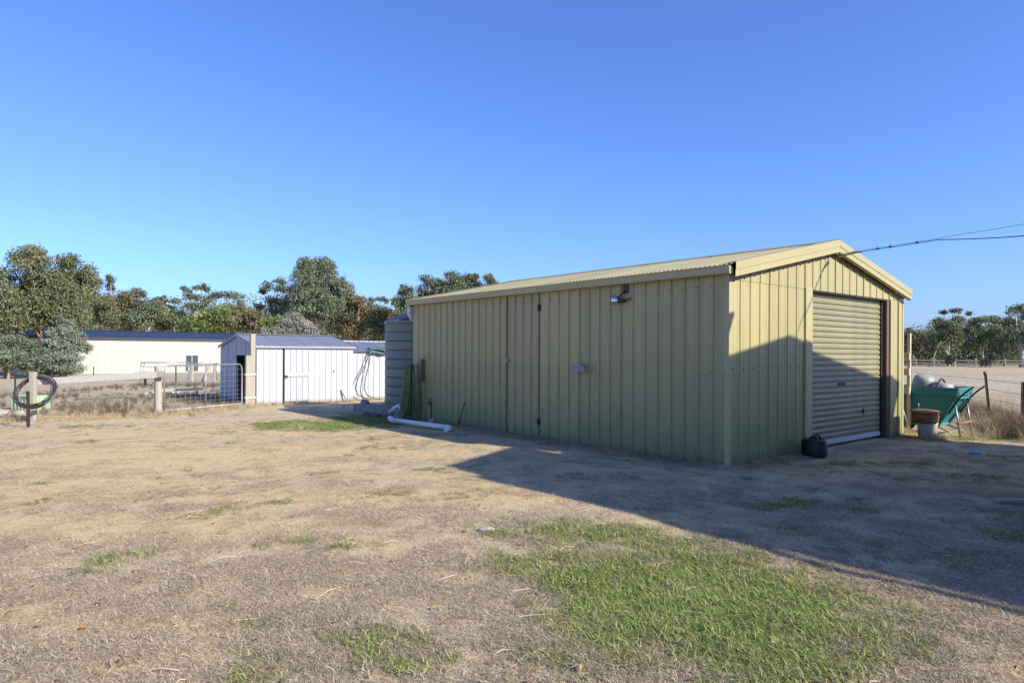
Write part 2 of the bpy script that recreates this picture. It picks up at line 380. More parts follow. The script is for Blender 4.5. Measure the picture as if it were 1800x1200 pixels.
base = mix(nt, base, ramp(nt, fine, [(.3, (.07, .09, .025)), (.7, (.22, .25, .08))]), ramp(nt, math_n(nt, 'ADD', math_n(nt, 'MULTIPLY', sp.outputs[1], .8), math_n(nt, 'MULTIPLY', mid, .35)), [(.35, 0.0), (.9, .8)]))
nt.links.new(base, bs.inputs["Base Color"]); bs.inputs["Roughness"].default_value = .95; bs.inputs["Specular IOR Level"].default_value = .1
bump(nt, bs, math_n(nt, 'ADD', fine, mid), .9, .02)
me.materials.append(m)
ground = bpy.data.objects.new("ground", me); col.objects.link(ground); tag(ground, "dry dirt yard and paddock with straw coloured dead grass", kind="structure")

# ------------------------------------------------------------------ steel cladding
def rib_profile(u0, n, pitch, h=.022, last=False):
    """(u, depth) along the sheet: a rib, then a flat pan with two faint swages, per pitch"""
    P = []
    for k in range(n):
        u = u0 + k * pitch; hh = h * 1.25 if k == 0 else h
        P += [(u - .016, 0.0), (u - .009, hh), (u + .007, hh), (u + .009, -.010), (u + .014, -.008), (u + .018, 0.0)]
        for q in (.38, .68):
            c = u + q * pitch; P += [(c - .014, 0.0), (c, .0035), (c + .014, 0.0)]
    P.append((u0 + n * pitch - .0165, 0.0))
    if last: u = u0 + n * pitch; P += [(u - .010, h), (u + .009, h), (u + .013, .004)]
    return P
def clip_profile(P, a, b):
    out = []
    for (u, d), (u2, d2) in zip(P, P[1:]):
        if a <= u <= b: out.append((u, d))
        for c in (a, b):
            if u < c < u2: out.append((c, d + (d2 - d) * (c - u) / (u2 - u)))
    if a <= P[-1][0] <= b: out.append(P[-1])
    return sorted(set(out))
def sheet(place, P, zb, zt, mat, parent, name="cladding_sheet", extra=0.0, brk=None):
    mb = MB()
    us = list(P)
    if brk:
        for c in brk:
            if us[0][0] < c < us[-1][0]:
                for (u, d), (u2, d2) in zip(P, P[1:]):
                    if u < c < u2: us.append((c, d + (d2 - d) * (c - u) / (u2 - u)))
        us = sorted(set(us))
    zb_ = zb if callable(zb) else (lambda u: zb); zt_ = zt if callable(zt) else (lambda u: zt)
    mb.strip([[place(u, d + extra, zb_(u)) for u, d in us], [place(u, d + extra, zt_(u)) for u, d in us]])
    return mb.build(name, mat, parent)

# ------------------------------------------------------------------ the beige shed
SL, SW, SH = 8.03, 5.77, 2.60
SLOPE = .207
shed = at_shed("metal_shed", "long beige steel shed with gable roof and roller door", "shed", 0, 0)
rake = lambda u: 2.545 + SLOPE * min(u, SW - u)
roofz = lambda u: 2.70 + SLOPE * min(u, SW - u)
side = lambda u, d, z: (-d, u, z)
front = lambda u, d, z: (u, -d, z)
laps = [0.012, .938, 1.882, 2.786, 3.775, 4.675, 5.563, 6.468, 7.37]
for i, a in enumerate(laps):
    b = laps[i + 1] if i < 8 else 8.03
    n = 4 if i < 8 else 3; pitch = (b - a) / n
    P = rib_profile(a, n, pitch)
    if i == 4: continue
    if i == 0: P = [(-.002, 0.0)] + P[3:]
    if i == 3: P = clip_profile(P, 0, 3.762)
    if i == 5: P = P[2:]
    if i == 8: P = P + [(8.03, 0.0)]
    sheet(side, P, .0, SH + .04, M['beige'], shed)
door = MB().strip([[side(u, d - .006, .035) for u, d in clip_profile(rib_profile(3.775, 4, .226), 3.778, 4.668)], [side(u, d - .006, SH + .04) for u, d in clip_profile(rib_profile(3.775, 4, .226), 3.778, 4.668)]]).build("side_door", M['door_beige'], shed)
MB().box(.012, .03, 3.74, 4.70, 0, SH).build("door_recess", M['interior'], shed)
for z in (2.30, .30):
    mb = MB(); mb.box(-.016, .0, 3.735, 3.81, z - .05, z + .05); mb.tube([(-.02, 3.772, z - .06), (-.02, 3.772, z + .06)], .011, 8); mb.build("hinge", M['dark_steel'], door)
mb = MB(); mb.box(-.012, 0, 4.60, 4.70, 1.345, 1.41); mb.tube([(-.02, 4.63, 1.34), (-.03, 4.63, 1.42), (-.03, 4.665, 1.42), (-.02, 4.665, 1.34)], .006, 6); mb.box(-.045, -.012, 4.62, 4.68, 1.325, 1.375); mb.build("door_latch", M['galv'], door, bevel=.003)
# gable end
glow = [0.0, 1.011, 2.02]
for i, (a, b) in enumerate([(0.02, 1.011), (1.011, 2.04)]):
    P = rib_profile(a, 4, (b - a) / 4, h=.014)
    if i == 0: P = [(.0, 0.0)] + P[3:]
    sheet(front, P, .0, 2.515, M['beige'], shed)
up = [(.02, 1.011, 4), (1.011, 2.02, 4), (2.02, 3.011, 4), (3.011, 4.044, 4), (4.044, 5.10, 4), (5.10, 5.77, 3)]
for a, b, n in up:
    P = rib_profile(a, n, (b - a) / n, h=.014)
    if a == .02: P = [(.0, 0.0)] + P[3:]
    if b == 5.77: P = P + [(5.77, 0.0)]
    lo = 2.495
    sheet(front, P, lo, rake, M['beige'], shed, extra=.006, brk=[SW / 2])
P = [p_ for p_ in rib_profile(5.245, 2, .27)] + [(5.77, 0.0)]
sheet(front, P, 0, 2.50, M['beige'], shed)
mb = MB(); mb.box(2.02, 2.225, -.03, .0, .0, 2.515); mb.box(2.205, 2.225, 0.0, .12, 0, 2.515); mb.build("door_flashing", M['trim_beige'], shed, bevel=.004)
mb = MB(); mb.box(5.13, 5.228, -.03, .0, .0, 2.495); mb.build("door_flashing", M['trim_beige'], shed, bevel=.004)
MB().bar((5.07, .05, 0.0), (5.07, .05, 2.5), .10, .11, (0, 1, 0), .006).build("door_jamb", M['brown_timber'], shed)
MB().box(2.21, 5.12, .005, .10, 2.47, 2.494).build("door_lintel", M['dark_steel'], shed)
mb = MB(); mb.box(-.004, .06, -.006, -.002, 0, 2.52); mb.box(-.006, -.002, -.006, .06, 0, 2.56); mb.build("corner_flashing", M['trim_beige'], shed)
mb = MB(); mb.box(SW - .06, SW + .006, -.009, -.004, 0, 2.50); mb.box(SW + .001, SW + .006, -.004, SL, 0, 2.56); mb.build("corner_flashing", M['trim_beige'], shed)
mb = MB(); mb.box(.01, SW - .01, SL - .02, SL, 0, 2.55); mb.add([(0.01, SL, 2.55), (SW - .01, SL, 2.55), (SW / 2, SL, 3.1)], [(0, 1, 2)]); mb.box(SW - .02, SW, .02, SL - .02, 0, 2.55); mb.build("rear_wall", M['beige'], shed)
MB().box(.05, SW - .05, .2, SL - .05, -.02, .02).build("floor_slab", M['concrete'], shed)
MB().box(2.1, 5.2, .28, .30, 0, 2.6).build("door_backing", M['interior'], shed)
# screws
mb = MB(); rr = random.Random(4)
for z in (1.24, 2.42, .14):
    for k in range(36):
        y = .05 + k * .2295; mb.box(-.011, 0.0, y - .007, y + .007, z - .007, z + .007)
for z in (1.3, .12):
    for k in range(8): u = .09 + k * .252; mb.box(u - .007, u + .007, -.011, 0, z - .007, z + .007)
for k in range(22): u = .1 + k * .255; z = rake(u) - .09; mb.box(u - .007, u + .007, -.017, -.005, z - .007, z + .007)
mb.build("screw", M['dark_steel'], shed, kind="stuff")
# roof sheets: corrugated, running ridge to eave
rs_l = -.11; y0 = -.10
def corr_sheet(ya, yb, sgn, dz):
    n = int(round((yb - ya) / .0762 * 6)); rows = [[], []]
    for k in range(n + 1):
        y = ya + (yb - ya) * k / n; d = .0085 * math.sin(2 * math.pi * (y - y0) / .0762)
        for r, u in zip(rows, (rs_l, SW / 2 - .01) if sgn > 0 else (SW - rs_l, SW / 2 + .01)):
            r.append((u, y, roofz(u) + d + dz))
    return MB().strip(rows, True).build("roof_sheet", M['roof_beige'], shed)
ns = 11; wy = (SL + .20) / ns
for i in range(ns):
    for s_ in (1, -1): corr_sheet(y0 + i * wy, y0 + (i + 1) * wy + .03, s_, .0015 * (i % 2))
mb = MB(); rz = roofz(SW / 2)
mb.strip([[(SW / 2 - .16, y, rz - .16 * SLOPE + .016), (SW / 2 - .02, y, rz + .018), (SW / 2, y, rz + .032), (SW / 2 + .02, y, rz + .018), (SW / 2 + .16, y, rz - .16 * SLOPE + .016)] for y in (-.14, 2.6, 5.3, SL + .12)])
mb.build("ridge_cap", M['roof_beige'], shed)
# barge: folded cap plus the fascia under it
def barge(ya, yo, nm):
    for u0_, u1_ in ((-.06, SW / 2 - .0015), (SW + .035, SW / 2 + .0015)):
        d = yo
        def row(off_y, dz): return [(u, ya + off_y * d, roofz(u) + dz) for u in (u0_, u1_)]
        MB().strip([row(-.16, .022), row(.035, .022), row(.042, .016), row(.042, -.085), row(.034, -.088)]).build("barge_cap", M['trim_beige'], shed)
        MB().strip([row(.030, -.078), row(.034, -.092), row(.034, -.172), row(.026, -.178), row(-.035, -.178)]).build("barge_board", M['trim_beige'], shed)
barge(-.10, -1, 0); barge(SL + .10, 1, 0)
# gutters, square line with a rolled lip
def gutter(x, sg):
    prof = [(0, .09), (0, 0), (.085, 0), (.095, .01), (.098, .10), (.108, .112), (.098, .118), (.092, .108)]
    segs = [-.075, 1.9, 3.7, 5.6, 7.0, SL + .14]
    for a, b in zip(segs, segs[1:]):
        MB().strip([[(x - sg * p, y, 2.555 + z) for p, z in prof] for y in (a + .0008, b - .0008)]).build("gutter", M['trim_beige'], shed)
    for y in segs[1:-1]:
        MB().strip([[(x - sg * p, yy, 2.5535 + z * 1.02) for p, z in [(0, 0), (.086, -.001), (.098, .009), (.1015, .10), (.1045, .113)]] for yy in (y - .03, y + .03)]).build("gutter_joint", M['trim_beige'], shed)
    for y in (-.077, SL + .142):
        mb = MB(); mb.prism([(x - sg * a, b) for a, b in [(0, .09), (0, 0), (.09, 0), (.10, .11)]], lambda a, b, t: (a, y + t * .004 - .002, 2.555 + b)); mb.build("gutter_end", M['trim_beige'], shed)
gutter(-.026, 1); gutter(SW + .026, -1)
mb = MB(); mb.tube([(-.07, SL + .07, 2.555), (-.07, SL + .07, 2.38), (.06, SL + .16, 2.26), (.3, SL + .3, 2.22)], .045, 12); mb.build("downpipe", M['white_plastic'], shed)
# roller door: curtain of interlocking slats
roll = MB().box(2.23, 5.0, .105, .112, .12, 2.48).build("roller_door", M['roller'], shed)
sp_ = .0905
slat = MB(); prof = []
for k in range(9):
    t = k / 8; prof.append((.010 * math.sin(math.pi * min(1, max(0, (t - .16) / .84))) ** .5 if t > .16 else -.022, t * sp_))
slat.strip([[(u, .095 - d, z) for d, z in prof] for u in (2.235, 4.955)], False)
for e in (2.235, 4.955): slat.add([(e, .104, 0)] + [(e, .095 - d, z) for d, z in prof] + [(e, .104, sp_)], [tuple(range(len(prof) + 2))])
sm_ = slat.mesh("slat"); sm_.materials.append(M['roller'])
k = 0; z = .125
while z < 2.46:
    o = bpy.data.objects.new("slat", sm_); col.objects.link(o); o.parent = roll; o.location = (0, 0, z); z += sp_
MB().box(2.235, 4.955, .075, .104, .045, .124).build("bottom_rail", M['zinc_side'], roll, bevel=.006)
mb = MB(); mb.box(3.33, 3.58, .072, .083, .985, 1.035); mb.box(3.36, 3.44, .066, .073, .995, 1.025); mb.box(3.47, 3.55, .066, .073, .995, 1.025); mb.build("handle", M['black_plastic'], roll, bevel=.004)
mb = MB(); mb.tube([(4.245, .083, .52), (4.245, .066, .52)], .028, 12); mb.bar((4.245, .062, .46), (4.245, .062, .58), .014, .01, (0, 1, 0)); mb.build("lock", M['dark_steel'], roll)
for x in (2.228, 4.962):
    MB().box(x - .003, x + (.05 if x > 4 else .008), .062, .125, .0, 2.48).build("door_guide", M['dark_steel'], roll)

# ------------------------------------------------------------------ things fixed to or leaning on the shed
fl = at_shed("floodlight", "small floodlight with silver reflector on a black bracket under the shed gutter", "light", 0, 1.79, 2.40)
mb = MB(); mb.box(-.028, -.002, -.06, .035, .02, .17); mb.build("bracket", M['black_metal'], fl, bevel=.004)
MB().tube([(-.03, -.01, .06), (-.07, .06, -.02), (-.075, .085, -.045), (-.075, .11, -.03)], .011, 8).build("arm", M['black_metal'], fl)
mb = MB(); mb.lathe([(.020, -.14), (.028, -.13), (.030, -.02), (.045, .0)], 16); h_ = mb.build("lamp_housing", M['black_metal'], fl); h_.rotation_euler = (R(-84), 0, 0); h_.location = (-.075, .08, -.085)
mb = MB(); mb.lathe([(.040, -.01), (.056, .035), (.074, .075), (.076, .082), (.070, .076), (.052, .036), (.02, .01), (.0, .008)], 20, closed_ends=False); h_ = mb.build("reflector", M['chrome'], fl); h_.rotation_euler = (R(-84), 0, 0); h_.location = (-.075, .08, -.085)
MB().tube([(-.03, -.03, -.07), (-.02, -.09, -.075), (-.01, -.105, -.04)], .008, 6).build("lead", M['black_plastic'], fl)
bk = at_shed("timber_holder", "weathered timber block fixed at chest height to the shaded shed wall", "block", 0, 2.69, 1.25)
MB().bar((-.075, -.14, 0), (-.075, .14, 0), .10, .095, (0, 0, 1), .006).build("block", M['grey_timber'], bk)
mb = MB(); mb.box(-.09, -.05, -.02, .05, .049, .072); mb.tube([(-.07, .01, .07), (-.07, .012, .11)], .006, 6); mb.build("pin", M['galv'], bk)
MB().box(-.027, .0, -.1, .1, -.03, .03).build("cleat", M['grey_timber'], bk)
hb = at_shed("hose_bracket", "short dark timber batten on the shed wall above the hoses", "bracket", 0, 7.55, .86)
MB().bar((-.055, 0, 0), (-.055, 0, .5), .07, .045, (1, 0, 0), .005).build("batten", M['brown_timber'], hb)
MB().tube([(-.03, 0, .12), (-.09, .03, .12), (-.09, .06, .17)], .012, 8).build("hook", M['galv'], hb)
# bundle of hoses hanging in long loops
hz_ = at_shed("garden_hose", "bundle of green garden hoses hanging in long loops beside the water tank", "hose", -.2, 7.8, 0)
rr = random.Random(8)
MB().tube([(.19, -.02, 1.2), (-.02, -.02, 1.22), (-.06, -.02, 1.27)], .012, 8).build("hook", M['galv'], hz_)
for i in range(44):
    w = rr.uniform(.02, .15); cx = rr.uniform(-.24, .10); cy = rr.uniform(-.20, .20); zb = rr.uniform(.0, .28) if i % 3 else rr.uniform(.03, .08)
    pts = []
    for k in range(25):
        t = k / 24 * 2 * math.pi; s_ = math.sin(t); c_ = math.cos(t)
        zz = zb + (1.22 - zb) * (.5 - .5 * c_); ww = w * (abs(s_) ** .4) * (1 if s_ > 0 else -1) * (1 - .35 * (zz / 1.25))
        pts.append((cx * (1 - zz / 1.9) + rr.uniform(-.004, .004) + ww * .35, cy * (1 - zz / 2.6) + ww + rr.uniform(-.004, .004), zz + .02))
    mb = MB(); mb.tube(pts, .0085, 6, False); mb.build("hose_loop", M[('hose_green', 'hose_olive', 'hose_dark')[rr.choice((0, 0, 1, 2))]], hz_)
tp = at_shed("garden_tap", "garden tap on an upright rusty pipe beside the white pipe", "tap", -.63, 6.29, 0)
MB().tube([(0, 0, -.1), (0, .004, .5)], .017, 10).build("standpipe", M['dark_steel'], tp)
MB().box(-.035, .035, -.03, .03, -.05, .2).build("stake", M['grey_timber'], tp)
mb = MB(); mb.tube([(0, -.02, .5), (0, .09, .5), (0, .11, .46)], .018, 8); mb.tube([(0, .04, .5), (0, .04, .575)], .009, 8); mb.tube([(0, .005, .575), (0, .075, .575)], .008, 8); mb.build("tap_head", M['dark_steel'], tp)
st = at_shed("steel_rod", "thin rusty rod leaning on the shed wall past the end of the white pipe", "rod", -.2, 5.98, 0)
mb = MB(); mb.bar((0, .05, -.03), (.15, -.02, .50), .018, .018); mb.build("shaft", M['dark_steel'], st)
mb = MB(); mb.bar((.02, .08, -.03), (.1, .0, .2), .05, .012); mb.build("blade", M['dark_steel'], st)
pv = at_shed("drain_pipe", "long white plastic drain pipe lying along the foot of the shed wall", "pipe", 0, 0, 0)
a_ = Vector((-.82, 7.50, .075)); b_2 = Vector((-.62, 5.75, .06))
MB().tube([a_, b_2], .05, 16).build("pipe_run", M['white_plastic'], pv)
d_ = (b_2 - a_).normalized()
MB().tube([b_2 - d_ * .04, b_2 + d_ * .05, b_2 + d_ * .11 + Vector((-.02, 0, -.0)), b_2 + d_ * .14 + Vector((-.09, 0, -.01)), b_2 + d_ * .145 + Vector((-.15, 0, -.02))], .058, 16).build("elbow", M['white_plastic'], pv)
MB().tube([a_ + d_ * .06, a_ - d_ * .03, a_ - d_ * .06 + Vector((-.01, 0, .03)), a_ - d_ * .065 + Vector((0, 0, .07))], .058, 16).build("elbow", M['white_plastic'], pv)
pe = at_shed("overflow_pipe", "short bent white plastic pipe standing beside the tank base", "pipe", -.12, 8.36, 0)
MB().tube([(0, 0, -.05), (0, 0, .20), (0, .01, .255), (-.02, .05, .29)], .055, 14).build("riser", M['white_plastic'], pe)
MB().tube([(0, -.02, .29), (-.03, .06, .285), (-.08, .18, .20), (-.12, .27, .12)], .048, 14).build("spout", M['white_plastic'], pe)
bd = at_shed("plastic_drum", "squat black plastic drum at the foot of the wall beside the roller door", "drum", 1.86, -.24, 0)
MB().lathe([(.09, 0), (.165, .0), (.178, .03), (.178, .17), (.165, .205), (.172, .22), (.155, .245), (.13, .262), (.11, .255), (.10, .235), (0, .235)], 28, closed_ends=False).build("drum_body", M['black_plastic'], bd)
mb = MB(); mb.lathe([(.0, .30), (.05, .295), (.06, .26), (.06, .235)], 16, closed_ends=False); mb.build("cap", M['black_plastic'], bd)
MB().tube([(-.13, -.02, .25), (-.08, -.03, .30), (.02, -.04, .315), (.1, -.03, .29), (.14, -.02, .25)], .014, 8).build("carry_handle", M['black_plastic'], bd)

# power cables from the gable to the neighbouring shed
pc = at_shed("power_cable", "power cables running from the gable peak of the beige shed into the sky", "cable", 0, 0, 0)
wp = lambda t, dr=0.0: (2.75 - .75 * t, -.15 - 4.22 * t, 3.075 + .13 * t - .06 * 4 * t * (1.17 - t) * .3 - dr)
MB().tube([wp(k / 24 * 1.175) for k in range(25)], .003, 6).build("support_wire", M['cable_dark'], pc)
def droop(t): return 0.018 if t < .3 else .018 + .16 * math.sin(math.pi * min(1, (t - .3) / .7)) ** 1.0
MB().tube([(2.80, -.03, 3.06), (2.79, -.12, 3.045)] + [wp(k / 40 * 1.175, droop(k / 40)) for k in range(1, 41)], .0062, 8).build("service_cable", M['cable_dark'], pc)
MB().tube([(2.84, -.14, 3.05), (2.78, -.17, 3.03), wp(.04, .03), wp(.07, .016), wp(.10, .016)], .016, 8).build("conduit", M['cable_grey'], pc)
for t in (.07, .155, .20, .29):
    p = wp(t, .008); mb = MB(); mb.tube([(p[0], p[1], p[2] - .03), (p[0], p[1], p[2] + .045)], .004, 6); mb.tube([(p[0], p[1] - .02, p[2]), (p[0], p[1] + .02, p[2])], .013, 8); mb.build("cable_tie", M['cable_dark'], pc)
mb = MB(); mb.tube([(2.74, -.012, 3.10), (2.74, -.16, 3.09), (2.72, -.17, 3.06)], .009, 6); mb.build("eye_bracket", M['galv'], pc)

# the shed outside the frame whose gable shades this one
nb = at_shed("farm_shed", "grey green gabled shed standing opposite the roller door", "shed", 0, -5.12, 0)
xl, xr, xm, he, hr, dp = -.62, 6.95, 3.17, 4.21, 4.93, 10.5
mb = MB(); mb.add([(xl, 0, -.05), (xr, 0, -.05), (xr, 0, he), (xm, 0, hr - .04), (xl, 0, he)], [(0, 1, 2, 3, 4)]); mb.add([(xl, -dp, -.05), (xr, -dp, -.05), (xr, -dp, he), (xm, -dp, hr - .04), (xl, -dp, he)], [(0, 1, 2, 3, 4)])
for x in (xl, xr): mb.add([(x, 0, -.05), (x, -dp, -.05), (x, -dp, he), (x, 0, he)], [(0, 1, 2, 3)])
mb.build("wall", M['neighbour'], nb)
mb = MB(); k_ = (hr - he) / (xm - xl)
for e, sg in ((xl - .13, 1), (xr + .13, -1)):
    ze = he - .13 * k_ + .03
    mb.add([(e, .04, ze), (e, -dp - .05, ze), (xm, -dp - .05, hr + .03), (xm, .04, hr + .03), (e, .04, ze - .05), (e, -dp - .05, ze - .05), (xm, -dp - .05, hr - .02), (xm, .04, hr - .02)], [(0, 1, 2, 3), (4, 7, 6, 5), (0, 4, 5, 1), (0, 3, 7, 4), (1, 5, 6, 2)])
zc = he - .13 * k_; mb.add([(x, y, zc + k_ * (x - xl + .13) + dz) for dz in (.03, -.02) for x, y in ((xl - .13, .0), (xl - .13, .80), (xl + 2.02, 1.04), (xl + 2.02, .0))], [(0, 1, 2, 3), (4, 7, 6, 5), (0, 4, 5, 1), (1, 5, 6, 2), (2, 6, 7, 3)]); mb.build("roof", M['neighbour'], nb)  # roof gets an added unseen canopy, cut to shape the shadow tip
mb = MB()
for e in (xl - .13, xr + .02): mb.box(e - .11 if e < 0 else e + .11, e if e < 0 else e + .22, -dp, .0, he - .12, he + .0)
mb.build("gutter", M['neighbour'], nb)
pts = [(xl - .20 - .17 * math.sin(math.pi * min(1, k / 11)) ** 1.5 + .015 * math.sin(k * 2.3), -2.4 - k * .42, he - .03 + .02 * math.sin(k * 1.7)) for k in range(15)]
MB().tube(pts, .05, 8).build("shadow_pipe", M['cable_dark'], nb)  # unseen pipe added along the eave to throw a thin second shadow line

# ------------------------------------------------------------------ water tank
TX, TY, TR = 1.16, 9.37, 1.0
tk = at_shed("water_tank", "round ribbed blue green steel water tank behind the end of the shed", "tank", TX, TY, .24)
nb_ = 9; hb_ = 1.98 / nb_
ring = MB().lathe([(TR - .03, 0.0), (TR - .008, .004), (TR - .002, .016), (TR, .03), (TR, hb_ - .05), (TR - .006, hb_ - .016), (TR - .02, hb_ - .004), (TR - .03, hb_)], 64, closed_ends=False)
rm_ = ring.mesh("tank_band"); rm_.materials.append(M['tank'])
for k in range(nb_):
    o = bpy.data.objects.new("tank_band", rm_); col.objects.link(o); o.parent = tk; o.location = (0, 0, k * hb_)
MB().lathe([(TR + .01, 1.96), (TR + .02, 1.965), (TR + .02, 2.03), (TR + .0, 2.045), (TR * .55, 2.24), (.2, 2.36), (0, 2.37)], 16, closed_ends=False).build("tank_roof", M['navy'], tk)
for f in tk.children[-1].data.polygons: f.use_smooth = False
MB().lathe([(TR + .012, 1.955), (TR + .026, 1.96), (TR + .026, 2.03), (TR + .012, 2.036)], 64, closed_ends=False).build("rim_band", M['tank'], tk)
tb = at_shed("tank_stand", "low weathered concrete stand under the blue green water tank", "stand", TX, TY, 0)
n = 6; rr = random.Random(3)
MB().box(-1.10, 1.2, -1.02, 1.05, -.05, .16).build("fill", M['concrete'], tb)
for k in range(n):
    y = -1.04 + k * .38; o = MB().box(-1.36, -1.06, y, y + .365, -.05, .215 + rr.uniform(-.015, .015)).build("block", M['concrete'], tb, bevel=.012)
for k in range(6):
    x = -1.045 + k * .36; MB().box(x, x + .345, -1.20, -1.025, -.05, .21 + rr.uniform(-.015, .015)).build("block", M['concrete'], tb, bevel=.012)
MB().lathe([(TR + .06, .15), (TR + .04, .235), (0, .236)], 40, closed_ends=False).build("sand_bed", M['concrete'], tb)
for (lx, ly, rz, z, sx) in [(-.40, 8.95, .3, .03, .22), (-.46, 9.25, -.2, .03, .22), (-.38, 9.55, .9, .03, .22), (-.34, 8.68, 1.3, .03, .2)]:
    o = MB().box(-sx / 2, sx / 2, -.055, .055, -.04, .05).build("loose_brick", M['brick'], None, bevel=.006)
    x, y = W(lx, ly); o.location = (x, y, z); o.rotation_euler = (.05, .04, TH + rz)
    tag(o, {.3: "old brown brick second from the bent white pipe at the foot of the tank stand", -.2: "old brown brick farthest out from the tank stand, between two others", .9: "old brown brick at the garden shed end of the row by the tank stand", 1.3: "old brown brick lying closest to the bent white pipe"}[rz], "brick", "bricks in front of the tank stand")
hc = at_shed("hose_coil", "small faded pink coil of hose on the edge of the tank stand", "hose", -.02, 8.42, .20)
for k in range(4): MB().tube([(.10 * math.cos(t / 12 * 2 * math.pi) * (1 + .1 * k), .12 * math.sin(t / 12 * 2 * math.pi), .02 + k * .03 + .01 * math.sin(t)) for t in range(13)], .014, 6, False).build("hose_loop", simple("pink_hose%d" % k, (.30, .15, .16), .6), hc)
sn = at_shed("stone", "grey rock sitting on the corner of the tank stand", "rock", -.06, 10.25, .2)
def rock_mesh(r, seed, sq=(1, 1, .7)):
    bm = bmesh.new(); bmesh.ops.create_icosphere(bm, subdivisions=2, radius=r); rg = random.Random(seed)
    for v_ in bm.verts: v_.co *= rg.uniform(.78, 1.12); v_.co = Vector((v_.co.x * sq[0], v_.co.y * sq[1], v_.co.z * sq[2]))
    me_ = bpy.data.meshes.new("rock_body"); bm.to_mesh(me_); bm.free(); return me_
def rock(parent, r, seed, loc, mat='stone', sq=(1, 1, .7), name="rock_body"):
    me_ = rock_mesh(r, seed, sq); me_.materials.append(M[mat]); o = bpy.data.objects.new(name, me_); col.objects.link(o); o.location = loc
    if parent: o.parent = parent
    return o
rock(sn, .12, 1, (0, 0, .05), 'concrete')
# ------------------------------------------------------------------ zinc garden shed and its lower neighbour
gs = at_shed("garden_shed", "white zinc garden shed with braced door and gable end facing the gate", "shed", -1.45, 14.0, 0)
gw, gd, gh, ga = 2.92, 3.40, 1.64, 1.99
front_g = lambda u, d, z: (u, -d, z)
fl_ = [0, .745, 1.50, 2.21, 2.92]
for i, (a, b) in enumerate([(0, .74), (1.50, 2.21), (2.21, 2.92)]):
    P = rib_profile(a, 4 if i == 0 else 4, (b - a) / 4, h=.02)
    if i == 0: P = [(0.0, 0.0)] + P[3:]
    if b == 2.92: P += [(2.92, 0.0)]
    sheet(front_g, P, .0, gh, M['zinc'], gs)
MB().box(.735, 1.50, .03, .04, 0, gh).build("door_recess", M['interior'], gs)
P = clip_profile(rib_profile(.78, 4, .18, h=.02), .775, 1.49)
gdoor = sheet(front_g, P, .07, gh - .02, M['zinc'], gs, name="shed_door", extra=.012)
MB().box(.79, 1.485, -.045, -.026, .80, .895).build("door_brace", M['zinc_side'], gdoor)
MB().box(1.05, 1.22, -.049, -.0455, .835, .865).build("label_plate", M['white_plastic'], gdoor)
mb = MB(); mb.box(.76, .86, -.06, -.046, .785, .83); mb.tube([(.80, -.06, .79), (.80, -.07, .74), (.835, -.07, .74), (.835, -.06, .79)], .008, 6); mb.build("latch", M['dark_steel'], gdoor)
mb = MB(); mb.tube([(2.28, -.005, .93), (2.28, -.04, .93)], .018, 8); mb.build("bolt_head", M['dark_steel'], gs)
# gable end with a dark doorway
sidez = lambda u: gh + (ga - gh) * (1 - abs(u - gd / 2) / (gd / 2))
side_g = lambda u, d, z: (-d, u, z)
D0, D1, DH = .95, 1.78, 1.40
for a, b in ((0.0, D0), (D1, 2.6), (2.6, gd)):
    n = max(2, int(round((b - a) / .2))); P = rib_profile(a, n, (b - a) / n, h=.012); P = clip_profile(P + [(b, 0.0)], a, b)
    sheet(side_g, P, 0, sidez, M['zinc_side'], gs, brk=[gd / 2])
P = clip_profile(rib_profile(D0, 4, (D1 - D0) / 4, h=.012), D0, D1); P += [(D1, 0.0)]
sheet(side_g, P, DH, sidez, M['zinc_side'], gs, brk=[gd / 2])
mb = MB(); mb.add([(gw, 0, 0), (gw, gd, 0), (gw, gd, gh), (gw, gd / 2, ga), (gw, 0, gh)], [(0, 1, 2, 3, 4)]); mb.box(0, gw, gd - .01, gd, 0, gh); mb.build("rear_wall", M['zinc_side'], gs)
mb = MB(); mb.box(.3, .9, .9, 1.9, 0, .35); mb.box(.02, .08, 1.2, 1.26, 0, .9); mb.build("shelf", M['black_metal'], gs)
nr = 4; wv = (gw + .12) / nr
for i in range(nr):
    for sg in (0, 1):
        a = -.06 + i * wv; P = clip_profile(rib_profile(a, 5, wv / 5, h=.016), a - .03, a + wv)
        e0, e1 = (-.07, gd / 2) if sg == 0 else (gd + .07, gd / 2)
        zz = lambda y: sidez(y) + .035
        MB().strip([[(u, e, zz(e) + d) for u, d in P] for e in (e0, e1)]).build("roof_sheet", M['zinc_roof'], gs)
MB().strip([[(u, gd / 2 - .09, ga + .045), (u, gd / 2, ga + .068), (u, gd / 2 + .09, ga + .045)] for u in (-.07, gw + .07)]).build("ridge_cap", M['zinc_roof'], gs)
for x in (-.066, gw + .066):
    MB().strip([[(x, y, sidez(y) + z) for y in (-.07, gd / 2, gd + .07)] for z in (-.03, .045)]).build("barge_strip", M['zinc_roof'], gs)
MB().box(-.06, gw + .06, -.075, -.066, gh - .03, gh + .03).build("eave_strip", M['zinc_roof'], gs)
MB().box(-.012, .012, -.012, .012, 0, gh).build("corner_flashing", M['zinc'], gs)

